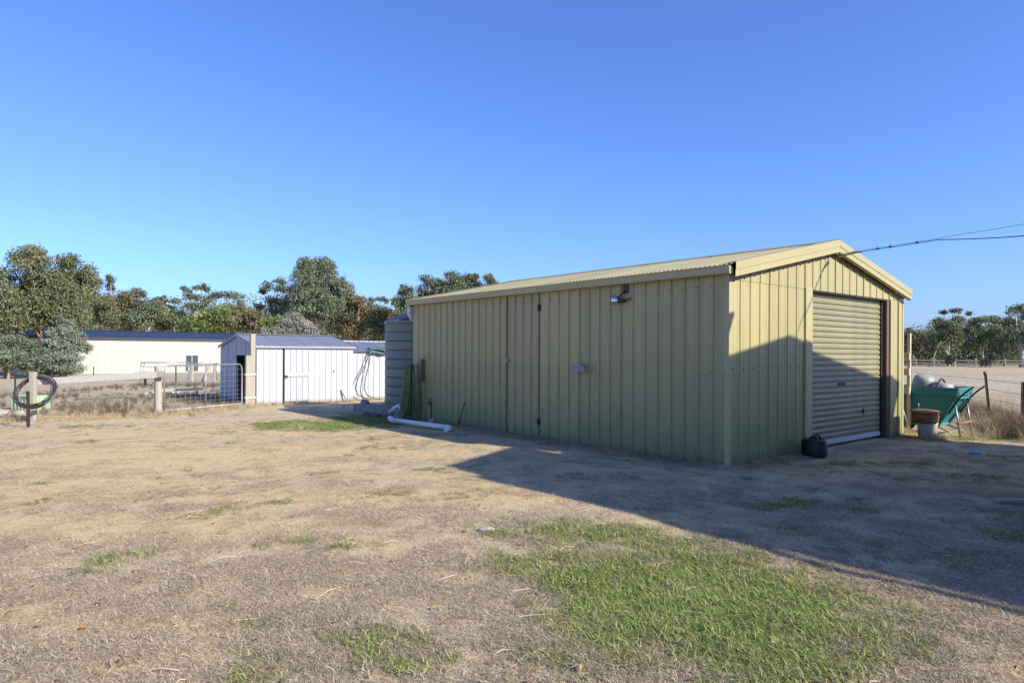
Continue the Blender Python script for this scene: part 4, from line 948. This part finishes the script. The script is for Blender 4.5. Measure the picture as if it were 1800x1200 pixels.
T("cypress_shrub", "silvery green conical shrub standing in front of the cream building", "shrub", 38.0, 115, [(115, 647, 40, 13), (113, 628, 44, 16), (117, 606, 34, 16), (115, 586, 22, 14), (108, 564, 7, 9), (136, 592, 14, 9), (146, 612, 11, 10), (90, 606, 12, 12), (121, 570, 8, 9)], (.15, .185, .125), (.32, .355, .275), 'bark', (.15, .055), 6.5, -.5, tr=.07, clumps=26, tight=.30)
T("cypress_shrub", "grey green bushy shrub at the edge of the photograph by the cream building", "shrub", 36.0, 14, [(12, 630, 38, 22), (18, 605, 28, 16), (-14, 620, 30, 28), (42, 640, 18, 14), (28, 596, 12, 8)], (.12, .15, .085), (.26, .285, .185), 'bark_red', (.15, .055), 6.0, -.2, tr=.07, clumps=24, tight=.32)
T("low_bush", "small yellowish bush squeezed between the two silvery shrubs", "bush", 37.0, 66, [(64, 630, 16, 16), (72, 648, 20, 12), (60, 612, 8, 8)], (.10, .105, .045), (.20, .185, .085), 'bark', (.16, .06), 3.4, 0, tr=.05)
T("gum_tree", "thin topped gum with two small tufts above the navy roof", "tree", 62, 190, [(170, 492, 10, 10), (197, 489, 10, 6), (192, 503, 8, 8), (184, 528, 22, 14), (172, 552, 22, 18), (200, 560, 20, 18)], OL1, OL2, 'bark', group=gum, tight=.42)
T("gum_tree", "broad domed gum with a flat brown top behind the navy roof", "tree", 64, 232, [(226, 522, 24, 11), (238, 513, 13, 8), (216, 540, 24, 18), (246, 548, 22, 16), (230, 568, 26, 16)], OL1, BR2, group=gum)
T("gum_tree", "olive gum with a pale forked trunk in the middle of the tree line", "tree", 63, 262, [(262, 534, 26, 13), (272, 548, 26, 16), (252, 562, 24, 16), (246, 516, 8, 7)], OL1, GG2, group=gum)
T("gum_tree", "low dark gum with a small notched top beside the flowering bushes", "tree", 66, 295, [(282, 528, 11, 6), (288, 524, 5, 6), (294, 545, 24, 12), (308, 560, 22, 16), (286, 568, 22, 14)], DG1, OL2, group=gum)
T("gum_tree", "gum with a bare overhanging limb carrying scattered leaf tufts", "tree", 66, 340, [(331, 518, 9, 11), (346, 505, 8, 4), (357, 502, 7, 5), (364, 508, 5, 4), (346, 521, 7, 6), (322, 506, 5, 3), (312, 528, 14, 6), (342, 538, 26, 9)], DG1, GG2, group=gum, tight=.45, lai=2.8)
T("gum_tree", "umbrella shaped gum with sky showing under its flat canopy", "tree", 66, 398, [(380, 518, 14, 6), (396, 516, 16, 6), (412, 519, 16, 7), (424, 530, 7, 8), (366, 526, 10, 7), (395, 540, 26, 7)], OL1, GG2, group=gum, lai=3.0)
T("wattle_bush", "bright green rounded wattle bush in front of the gum line", "bush", 60, 350, [(346, 570, 24, 14), (364, 556, 22, 14), (330, 576, 20, 12), (372, 574, 20, 14)], BG1, BG2, leaf=(.24, .11), lai=4.5, droop=0)
T("wattle_bush", "second green wattle bush under the umbrella shaped gum", "bush", 61, 392, [(392, 556, 18, 15), (404, 548, 12, 8), (390, 576, 22, 12)], BG1, BG2, leaf=(.24, .11), lai=4.5, droop=0)
T("gum_tree", "brown leaved gum beside the green wattle bushes", "tree", 62, 424, [(424, 548, 16, 14), (416, 568, 22, 16), (436, 566, 16, 18)], BR1, BR2, group=gum)
T("gum_tree", "rusty brown gum above the ridge of the garden shed", "tree", 61, 452, [(450, 556, 14, 14), (458, 572, 16, 14), (444, 578, 14, 12)], BR1, BR2, group=gum)
T("wattle_bush", "yellow green bush close above the garden shed ridge", "bush", 58, 480, [(476, 568, 16, 12), (468, 582, 16, 10), (490, 562, 10, 8)], BG1, BG2, leaf=(.24, .11), lai=4.2, droop=0)
T("gum_tree", "dark open gum with bare pale limbs beside the tallest gum", "tree", 64, 486, [(470, 504, 13, 10), (461, 512, 6, 5), (494, 494, 13, 6), (500, 508, 18, 10), (480, 530, 16, 12), (504, 532, 18, 16), (456, 538, 10, 7), (486, 548, 18, 10)], DG1, GG2, lai=2.7, tight=.42)
T("gum_tree", "tallest grey green gum with several pale trunks above the garden shed", "tree", 60, 548, [(538, 468, 21, 20), (562, 464, 20, 17), (578, 476, 17, 22), (550, 495, 38, 28), (532, 515, 26, 20), (584, 500, 22, 22), (556, 528, 38, 22), (604, 505, 14, 18), (586, 535, 24, 20), (538, 545, 26, 14), (566, 552, 26, 14)], GG1, GG2, 'bark', (.23, .085), 4.2, .9, tr=.20, clumps=22, tight=.32)
T("gum_tree", "round shouldered gum leaning out beyond the tallest gum", "tree", 61, 612, [(610, 512, 12, 16), (616, 530, 16, 18), (604, 550, 22, 20), (590, 570, 22, 16)], OL1, GG2)
T("gum_tree", "orange tipped gum between the tallest gum and the water tank", "tree", 61, 640, [(632, 528, 14, 10), (644, 542, 16, 14), (630, 558, 22, 18), (624, 582, 24, 14)], BR1, (.33, .23, .105))
T("gum_tree", "small flat topped gum with a thin stem against the sky", "tree", 72, 668, [(667, 524, 9, 4), (678, 528, 7, 4), (653, 530, 7, 7), (660, 540, 8, 6)], DG1, GG2, tr=.09)
T("gum_tree", "brownish gum just clear of the water tank roof", "tree", 60, 668, [(672, 550, 16, 14), (656, 566, 18, 18), (680, 572, 16, 18), (666, 590, 22, 12)], OL1, BR2)
T("gum_tree", "dark pointed gum rising behind the water tank", "tree", 58, 712, [(709, 508, 10, 11), (702, 526, 15, 15), (722, 518, 11, 12), (712, 542, 22, 16), (702, 562, 18, 18), (728, 545, 16, 18)], DG1, OL2, lai=4)
T("gum_tree", "dark round crowned gum over the far end of the beige roof", "tree", 60, 758, [(752, 490, 14, 9), (764, 500, 20, 14), (745, 512, 16, 14), (776, 514, 20, 14), (758, 525, 24, 12)], DG1, GG2, lai=4)
T("gum_tree", "highest of the gums over the beige roof", "tree", 60, 796, [(794, 482, 13, 8), (800, 494, 18, 12), (786, 505, 18, 12), (812, 508, 18, 10), (796, 520, 24, 10)], DG1, GG2, lai=4)
T("gum_tree", "brown tinted gum between two darker gums over the beige roof", "tree", 60, 834, [(818, 488, 11, 9), (834, 486, 9, 8), (830, 500, 18, 10), (824, 514, 20, 8)], DG1, BR2, lai=4)
T("gum_tree", "end gum of the row where the beige roof hides its crown", "tree", 60, 860, [(858, 488, 11, 8), (866, 498, 13, 9), (852, 506, 18, 8), (880, 508, 10, 7)], DG1, OL2, lai=4)
T("saltbush", "silver grey saltbush directly behind the garden shed roof", "bush", 56, 515, [(512, 566, 20, 11), (500, 580, 18, 11), (530, 576, 20, 13), (526, 560, 10, 8), (545, 584, 16, 10)], SV1, SV2, leaf=(.2, .08), lai=4, droop=-.3, tr=.07)
T("saltbush", "small silver bush at the ridge end of the garden shed", "bush", 56, 466, [(464, 582, 8, 6), (470, 588, 7, 5)], SV1, SV2, leaf=(.2, .08), lai=4, droop=-.3, tr=.05)
T("gum_tree", "dull brown gum half hidden by the gable end of the beige shed", "tree", 98, 1606, [(1598, 588, 11, 16), (1614, 598, 10, 15), (1604, 612, 16, 12), (1582, 590, 14, 18)], (.13, .115, .065), (.19, .16, .09), leaf=(.4, .16), lai=4)
T("gum_tree", "spreading dark gum with one high tuft beyond the barrow", "tree", 88, 1668, [(1646, 566, 13, 8), (1662, 574, 20, 12), (1678, 546, 9, 5), (1688, 560, 14, 7), (1664, 594, 18, 12), (1648, 608, 20, 12), (1636, 592, 7, 6), (1680, 590, 16, 14), (1660, 548, 6, 3)], DG1, OL2, leaf=(.30, .12), lai=4.8, clumps=18)
T("gum_tree", "broad gum with a level canopy behind the tall star picket", "tree", 90, 1728, [(1722, 562, 16, 6), (1744, 560, 18, 6), (1712, 576, 18, 12), (1736, 584, 22, 14), (1716, 600, 20, 14), (1742, 606, 20, 14), (1706, 550, 5, 3)], DG1, GG2, leaf=(.30, .12), lai=4.8, clumps=18)
T("gum_tree", "darkest gum filling the gap behind the level canopied gum", "tree", 92, 1766, [(1766, 564, 18, 9), (1756, 585, 16, 16), (1774, 592, 20, 18), (1760, 612, 22, 12)], (.085, .10, .058), DG2, leaf=(.36, .15), lai=4.2)
T("gum_tree", "tall white trunked gum at the edge of the paddock fence", "tree", 85, 1796, [(1784, 546, 13, 8), (1800, 540, 14, 8), (1812, 552, 16, 12), (1794, 572, 16, 12), (1812, 592, 20, 22), (1784, 596, 14, 12)], DG1, GG2, leaf=(.36, .15), lai=3.2, tr=.30, clumps=13)
T("gum_tree", "dark gum standing outside the frame along the paddock fence", "tree", 88, 1850, [(1840, 560, 22, 14), (1860, 580, 24, 20), (1840, 605, 24, 14)], DG1, OL2, leaf=(.36, .15), lai=3.8)
T("low_bush", "pale grey green bush growing at the paddock fence", "bush", 83, 1737, [(1737, 634, 14, 8), (1744, 626, 8, 6)], (.09, .10, .07), (.16, .165, .12), leaf=(.3, .12), lai=4, tr=.06)
T("low_bush", "small dark green bush beside the paddock fence rails", "bush", 84, 1672, [(1672, 633, 8, 6), (1669, 627, 5, 5)], (.07, .085, .045), (.13, .14, .08), leaf=(.3, .12), lai=4, tr=.06)
e = empty("dead_sapling", "bare leaning sapling trunk by the paddock fence", "tree", (53.0, 85.5, 0)); MB().tube([(0, 0, -.1), (.7, 0, 1.3), (1.3, .2, 2.7), (1.75, .2, 3.3)], [.06, .05, .035, .02], 6).build("trunk", M['bark'], e); MB().tube([(.9, .1, 1.9), (1.5, .0, 2.9), (2.2, .0, 3.2)], [.03, .022, .012], 5).build("branch", M['bark'], e)
# far woodland that reads as one mass
rng = np.random.default_rng(5); Vs, Cs = [], []
for i in range(1300):
    az = rng.uniform(-1.0, .98); Z = rng.uniform(100, 170)
    if -.02 < az < .42: continue
    hmax = 10.5 if az < 0 else 6.6
    c = np.array([az * Z, Z, 0]); hh = hmax * rng.uniform(.6, 1.0) * (.75 + .5 * fbm(np.array([az * 9]), np.array([3.]), 7, 3)[0])
    n = 420; P = c + rng.normal(size=(n, 3)) * np.array([1.7, 1.7, 0]); P[:, 2] = hh * rng.uniform(0.02, 1, n) ** .8
    t = rng.uniform(); cc = (np.array(DG1) * (1 - t) + np.array(OL2) * t) * rng.uniform(.8, 1.15, (n, 1))
    V, C4 = leaf_quads(P, .46, .24, rng, .3, cc); Vs.append(V); Cs.append(C4)
o = np_mesh("distant_woodland", np.concatenate(Vs), 4, np.concatenate(Cs), M['leaf']); tag(o, "far off eucalypt woodland along the horizon", kind="stuff")

# ------------------------------------------------------------------ grass
proto_col = bpy.data.collections.new("grass_prototypes")
def blade_clump(name, n, rad, L, w, lean, cols, seed, curl=.5):
    rng = np.random.default_rng(seed); V = []; C = []
    for i in range(n):
        a = rng.uniform(0, 2 * math.pi); r = rad * rng.uniform(0, 1) ** .6
        p = np.array([r * math.cos(a), r * math.sin(a), rng.uniform(-.004, .002)])
        az = rng.uniform(0, 2 * math.pi); l = rng.uniform(*L); ww = rng.uniform(*w); th = R(rng.uniform(*lean))
        d = np.array([math.cos(az), math.sin(az), 0]); sd = np.array([-d[1], d[0], 0]) * ww * .5
        sd = sd * math.cos(th * .2) + np.array([0, 0, 1]) * ww * .25 * rng.uniform(-1, 1)
        th2 = min(R(96), th + curl * rng.uniform(.2, 1.0))
        m_ = p + (d * math.sin(th) + np.array([0, 0, math.cos(th)])) * l * .5
        t_ = m_ + (d * math.sin(th2) + np.array([0, 0, math.cos(th2)])) * l * .5
        t_[2] = max(t_[2], .002); m_[2] = max(m_[2], .002)
        V += [p - sd, p + sd, m_ + sd * .85, m_ - sd * .85, m_ - sd * .85, m_ + sd * .85, t_ + sd * .12, t_ - sd * .12]
        c = np.array(cols[rng.integers(len(cols))]) * rng.uniform(.75, 1.25); C += [c] * 8
    me_ = np_mesh(name, np.array(V), 4, np.array(C), M['grass'], parent=False)
    o = bpy.data.objects.new(name, me_); return o
STR = [(.66, .56, .39), (.58, .48, .33), (.50, .41, .28), (.70, .61, .46), (.42, .345, .245), (.54, .47, .37), (.60, .51, .38), (.30, .235, .155)]
STW = [(.62, .51, .31), (.54, .43, .25), (.68, .57, .37), (.45, .35, .21)]
GRN = [(.29, .38, .075), (.22, .31, .06), (.38, .46, .12), (.33, .37, .12), (.47, .48, .20), (.15, .21, .05), (.36, .40, .16)]
GRY = [(.16, .20, .075), (.22, .24, .11), (.34, .32, .19), (.44, .38, .25)]
DRK = [(.15, .105, .065), (.19, .14, .085), (.10, .075, .045), (.26, .20, .125)]
def proto(nm, lst):
    c = bpy.data.collections.new(nm)
    for o in lst: c.objects.link(o)
    return c
thatch = proto("thatch_set", [blade_clump("thatch_%02d" % i, 70, .13, (.018, .06), (.0018, .0034), (58, 94), STR, 10 + i, .25) for i in range(6)])
tuft = proto("tuft_set", [blade_clump("tuft_%02d" % i, 30, .05, (.02, .055), (.002, .0036), (35, 88), STR + STW, 30 + i, .8) for i in range(5)])
green = proto("green_set", [blade_clump("green_%02d" % i, 54, .075, (.018, .062), (.0026, .0050), (30, 88), GRN, 50 + i, .8) for i in range(5)])
mixed = proto("mixed_set", [blade_clump("mixed_%02d" % i, 44, .07, (.022, .065), (.0024, .0044), (35, 88), GRY, 70 + i, .7) for i in range(5)])
tall = proto("tall_set", [blade_clump("tall_%02d" % i, 42, .10, (.12, .34), (.003, .006), (4, 50), STW, 90 + i, .7) for i in range(5)])
weed = proto("weed_set", [blade_clump("weed_%02d" % i, 44, .12, (.15, .50), (.004, .008), (2, 45), DRK, 110 + i, .6) for i in range(4)])
def scatter(name, label, P, coll, smin, smax, seed):
    rng = np.random.default_rng(seed); n = len(P)
    me_ = bpy.data.meshes.new(name); me_.vertices.add(n)
    me_.vertices.foreach_set("co", P.astype(np.float32).ravel())
    a = me_.attributes.new("turn", 'FLOAT_VECTOR', 'POINT'); rot = np.zeros((n, 3)); rot[:, 2] = rng.uniform(0, 6.283, n); rot[:, :2] = rng.normal(0, .06, (n, 2)); a.data.foreach_set("vector", rot.astype(np.float32).ravel())
    a = me_.attributes.new("size", 'FLOAT', 'POINT'); a.data.foreach_set("value", rng.uniform(smin, smax, n).astype(np.float32))
    a = me_.attributes.new("pick", 'INT', 'POINT'); a.data.foreach_set("value", rng.integers(0, 50, n).astype(np.int32))
    o = bpy.data.objects.new(name, me_); col.objects.link(o); tag(o, label, kind="stuff")
    ng = bpy.data.node_groups.new(name, 'GeometryNodeTree')
    ng.interface.new_socket("Geometry", in_out='INPUT', socket_type='NodeSocketGeometry'); ng.interface.new_socket("Geometry", in_out='OUTPUT', socket_type='NodeSocketGeometry')
    gi = ng.nodes.new("NodeGroupInput"); go = ng.nodes.new("NodeGroupOutput"); ip = ng.nodes.new("GeometryNodeInstanceOnPoints"); ci = ng.nodes.new("GeometryNodeCollectionInfo")
    ci.inputs["Collection"].default_value = coll; ci.inputs["Separate Children"].default_value = True; ci.inputs["Reset Children"].default_value = True
    def attr(nm, dt):
        q_ = ng.nodes.new("GeometryNodeInputNamedAttribute"); q_.data_type = dt; q_.inputs["Name"].default_value = nm; return q_.outputs["Attribute"]
    L_ = ng.links.new
    L_(gi.outputs[0], ip.inputs["Points"]); L_(ci.outputs[0], ip.inputs["Instance"]); ip.inputs["Pick Instance"].default_value = True
    L_(attr("pick", 'INT'), ip.inputs["Instance Index"])
    er = ng.nodes.new("FunctionNodeEulerToRotation"); L_(attr("turn", 'FLOAT_VECTOR'), er.inputs[0]); L_(er.outputs[0], ip.inputs["Rotation"])
    L_(attr("size", 'FLOAT'), ip.inputs["Scale"]); L_(ip.outputs[0], go.inputs[0])
    md = o.modifiers.new("grass", 'NODES'); md.node_group = ng
    return o
def sample(n, z0, z1, seed, wid=.86, power=1.0):
    """points in the yard ahead of the camera; power 1: uniform per log distance^-2"""
    rng = np.random.default_rng(seed); t = rng.uniform(0, 1, n)
    if power == 0: Z = np.sqrt(z0 ** 2 + t * (z1 ** 2 - z0 ** 2))
    else: Z = z0 * (z1 / z0) ** t
    X = rng.uniform(-1, 1, n) * (wid * Z + .6); return X, Z, rng
def outside(x, y):
    lx, ly = to_local(x, y)
    ok = ~((lx > -.03) & (lx < 5.8) & (ly > -.03) & (ly < 8.05))
    ok &= ~((lx > -1.5) & (lx < 4.6) & (ly > 13.96) & (ly < 17.5))
    ok &= ~((lx > .0) & (lx < 3.2) & (ly > 8.2) & (ly < 11.3))
    return ok
def pts(x, y): return np.stack([x, y, gz(x, y)], -1)
X, Z, rng = sample(90000, 2.5, 24, 1); b, g, p = masks(X, Z)
dens = np.clip(2.6 * fbm(X * 3.3, Z * 3.3, 61, 4) - .75, .10, 1) * (1 - .93 * b) * (1 - .55 * g)
k_ = (rng.uniform(0, 1, len(X)) < dens) & outside(X, Z); scatter("dead_grass", "flattened dead grass thatch covering the yard", pts(X[k_], Z[k_]), thatch, .5, 1.05, 2)
X, Z, rng = sample(7000, 2.5, 30, 3); b, g, p = masks(X, Z)
dens = np.clip(fbm(X * 2.3, Z * 2.3, 71, 4) - .38, 0, 1) * 2.2 * (1 - .85 * b)
k_ = (rng.uniform(0, 1, len(X)) < dens) & outside(X, Z); scatter("dry_grass", "short upright tufts of dry grass over the yard", pts(X[k_], Z[k_]), tuft, .6, 1.2, 4)
X, Z, rng = sample(52000, 2.5, 20, 5); b, g, p = masks(X, Z)
k_ = (rng.uniform(0, 1, len(X)) < np.clip(g * 1.5 - .24, 0, 1) * np.clip(3.0 * fbm(X * 7, Z * 7, 91, 3) - .6, .22, 1)) & outside(X, Z); scatter("green_grass", "patches of living green grass in the dry yard", pts(X[k_], Z[k_]), green, .55, 1.5, 6)
X, Z, rng = sample(26000, 2.5, 20, 7); b, g, p = masks(X, Z)
k_ = (rng.uniform(0, 1, len(X)) < np.clip(g * 1.5 * (1.15 - g) * 1.6 - .08, 0, .8)) & outside(X, Z); scatter("fading_grass", "half dry grass fringing the green patches", pts(X[k_], Z[k_]), mixed, .6, 1.2, 8)
# taller dry grass along fences and wall feet
rng = np.random.default_rng(40); LN = []
def along(a, b, n, w):
    t = rng.uniform(0, 1, n); a = np.array(a); b = np.array(b); q = a + (b - a) * t[:, None] + rng.normal(0, w, (n, 2)); LN.append(q)
along((-16, 12.1), (-8.5, 15.7), 620, .30); along((-8.5, 15.8), (-7.2, 18.4), 190, .28); along((-8.4, 15.5), (-6.9, 18.3), 90, .35)
along(W(-1.5, 13.9), W(4.4, 14.05), 150, .07); along((-11.5, 18.5), (-8.2, 20.2), 60, .6); along((-13, 15.5), (-9, 16.5), 70, .5)
along(W(5.85, -.15), W(6.2, .5), 50, .12); along(W(6.2, -.9), W(8.2, -.5), 30, .25); along(W(5.25, -.62), W(5.6, -.72), 36, .06)
q = np.concatenate(LN); q = q[outside(q[:, 0], q[:, 1])]; scatter("tall_dry_grass", "straw coloured tall dry grass along the fence line and shed foot", pts(q[:, 0], q[:, 1]), tall, .28, .72, 9)
rng = np.random.default_rng(41); th_ = rng.uniform(0, 6.28, 1500); rr_ = np.sqrt(rng.uniform(0, 1, 1500))
X = np.concatenate([-3.8 + 1.5 * rr_[:900] * np.cos(th_[:900]), -3.0 + 1.2 * rr_[900:] * np.cos(th_[900:])]); Z = np.concatenate([14.0 + 1.0 * rr_[:900] * np.sin(th_[:900]), 15.4 + 1.1 * rr_[900:] * np.sin(th_[900:])])
k_ = outside(X, Z) & (rng.uniform(0, 1, 1500) < np.clip(3.4 * fbm(X * 2.2, Z * 3.0, 95, 4) - 1.25, .04, 1) * np.where(np.arange(1500) < 900, 1, .6)); scatter("tank_grass", "bright green grass strip growing near the water tank", pts(X[k_], Z[k_]), green, .7, 1.5, 14)
rng = np.random.default_rng(42)
LN = []; along((9.3, 12.0), (13.2, 20.5), 360, .24); along((9.8, 12.8), (11.4, 16.2), 130, .18)
q = np.concatenate(LN); scatter("fence_weeds", "tall dead brown weeds choking the wire fence", pts(q[:, 0], q[:, 1]), weed, .5, 1.05, 10)
LN = []; along((9.6, 12.0), (13.6, 20.5), 420, .42)
q = np.concatenate(LN); scatter("fence_straw", "pale dry straw standing through the weeds along the wire fence", pts(q[:, 0], q[:, 1]), tall, .7, 1.5, 15)
LN = []; along(W(-.1, .1), W(-.1, 5.5), 70, .06); along(W(.1, -.08), W(1.6, -.12), 26, .07); along(W(-.3, 7.2), W(-.5, 9.5), 70, .22); along(W(5.5, -.75), W(6.8, -1.1), 26, .2); along(W(-.12, 7.6), W(-.2, 8.1), 40, .1)
q = np.concatenate(LN); q = q[outside(q[:, 0], q[:, 1])]; scatter("green_weeds", "small green weeds growing at the foot of the shed wall", pts(q[:, 0], q[:, 1]), green, .8, 1.7, 11)
LN = []; along(W(-.12, .0), W(-.16, 7.3), 700, .12); along(W(0, -.1), W(2.1, -.15), 150, .08); along(W(5.2, -.1), W(5.9, -.12), 60, .1)
q = np.concatenate(LN); q = q[outside(q[:, 0], q[:, 1])]; scatter("wall_thatch", "dead grass matted against the foot of the beige shed", pts(q[:, 0], q[:, 1]), thatch, .9, 1.6, 12)
# paddock stubble, farther out
rng = np.random.default_rng(50); n = 9000; Z = np.sqrt(rng.uniform(16 ** 2, 60 ** 2, n)); X = rng.uniform(-.8, .85, n) * Z
lx, ly = to_local(X, Z); dens = np.clip(fbm(X * .5, Z * .25, 81, 4) - .3, 0, 1) * 1.6
k_ = (rng.uniform(0, 1, n) < dens) & outside(X, Z) & ((lx > 9.2) | (ly > 14.5)) & ~((ly > 46) & (ly < 53) & (lx > -6) & (lx < 10)); scatter("paddock_grass", "sparse pale dry grass over the far paddocks", pts(X[k_], Z[k_]), tall, .25, .62, 13)
# rough weedy growth in the paddock behind the rail, and clods on the bare dirt
rng = np.random.default_rng(52); n = 2600; X = rng.uniform(-17, -7.2, n); Z = rng.uniform(15.5, 31, n); rx_ = (X / Z)
k_ = outside(X, Z) & (rng.uniform(0, 1, n) < np.clip(3.2 * fbm(X * .55, Z * .45, 83, 4) - 1.25, 0, 1)) & (X < -7.4 - (Z - 15.5) * .12)
scatter("paddock_weeds", "rough brown weeds and dry clumps in the paddock behind the rail", pts(X[k_], Z[k_]), weed, .25, .62, 16)
n = 700; X = rng.uniform(-14, -8, n); Z = rng.uniform(17, 24, n); k_ = outside(X, Z) & (rng.uniform(0, 1, n) < np.clip(3 * fbm(X * .8, Z * .8, 84, 3) - 1.3, 0, 1))
scatter("paddock_tufts", "grey green tufts in the paddock behind the rail", pts(X[k_], Z[k_]), mixed, 1.4, 3.2, 17)
cl_ = []
for i in range(5):
    me_ = rock_mesh(.012, 200 + i, (1, 1, .6)); me_.materials.append(M['clod']); cl_.append(bpy.data.objects.new("clod_%02d" % i, me_))
clods = proto("clod_set", cl_)
X, Z, rng = sample(9000, 2.5, 16, 18); b, g, p = masks(X, Z); k_ = outside(X, Z) & (rng.uniform(0, 1, len(X)) < np.clip(.25 + b * .8 - g, 0, 1) * np.clip(3 * fbm(X * 1.9, Z * 1.9, 85, 3) - 1.0, .05, 1))
scatter("dirt_clods", "small clods and pebbles lying on the bare dirt", pts(X[k_], Z[k_]), clods, .25, 1.25, 19)
# fallen leaves and twigs
rng = np.random.default_rng(60); n = 420; Zl = 2.7 * (14 / 2.7) ** rng.uniform(0, 1, n); Xl = rng.uniform(-.8, .8, n) * Zl; k_ = outside(Xl, Zl); P = pts(Xl[k_], Zl[k_]); P[:, 2] += .012
LC = np.array([(.30, .14, .05), (.40, .22, .08), (.20, .10, .05), (.46, .31, .15), (.25, .16, .09)])[rng.integers(0, 5, len(P))]
a = rng.normal(size=(len(P), 3)); a[:, 2] *= .25; a /= np.linalg.norm(a, axis=1, keepdims=True); bb = np.cross(a, np.array([0, 0, 1.0]) + rng.normal(0, .3, (len(P), 3))); bb /= np.linalg.norm(bb, axis=1, keepdims=True)
l_ = rng.uniform(.025, .065, (len(P), 1)); w_ = l_ * rng.uniform(.25, .45, (len(P), 1))
V = np.stack([P, P + a * l_ * .5 + bb * w_ * .5 + [0, 0, .006], P + a * l_, P + a * l_ * .5 - bb * w_ * .5 + [0, 0, .006]], 1).reshape(-1, 3)
o = np_mesh("fallen_leaves", V, 4, np.repeat(LC, 4, 0), M['grass']); tag(o, "scattered brown fallen leaves on the dry grass", kind="stuff")
mb = MB(); rr = random.Random(91)
for i in range(210):
    z = 2.7 * (13 / 2.7) ** rr.random(); x = rr.uniform(-.75, .8) * z
    if not bool(outside(np.array([x]), np.array([z]))[0]): continue
    zz = float(gz(x, z)); a = rr.uniform(0, 6.28); l = rr.uniform(.05, .24); bnd = rr.uniform(-.25, .25)
    mb.tube([(x, z, zz + .008), (x + l * .5 * math.cos(a + bnd), z + l * .5 * math.sin(a + bnd), zz + rr.uniform(.01, .03)), (x + l * math.cos(a), z + l * math.sin(a), zz + .012)], [.0035, .003, .0018], 4, False)
mb.build("straw_stalks", simple("straw_stalk", (.50, .42, .28), .8, var=.35, scale=3), None, kind="stuff")["label"] = "loose pale straw stalks and twigs lying on the ground"
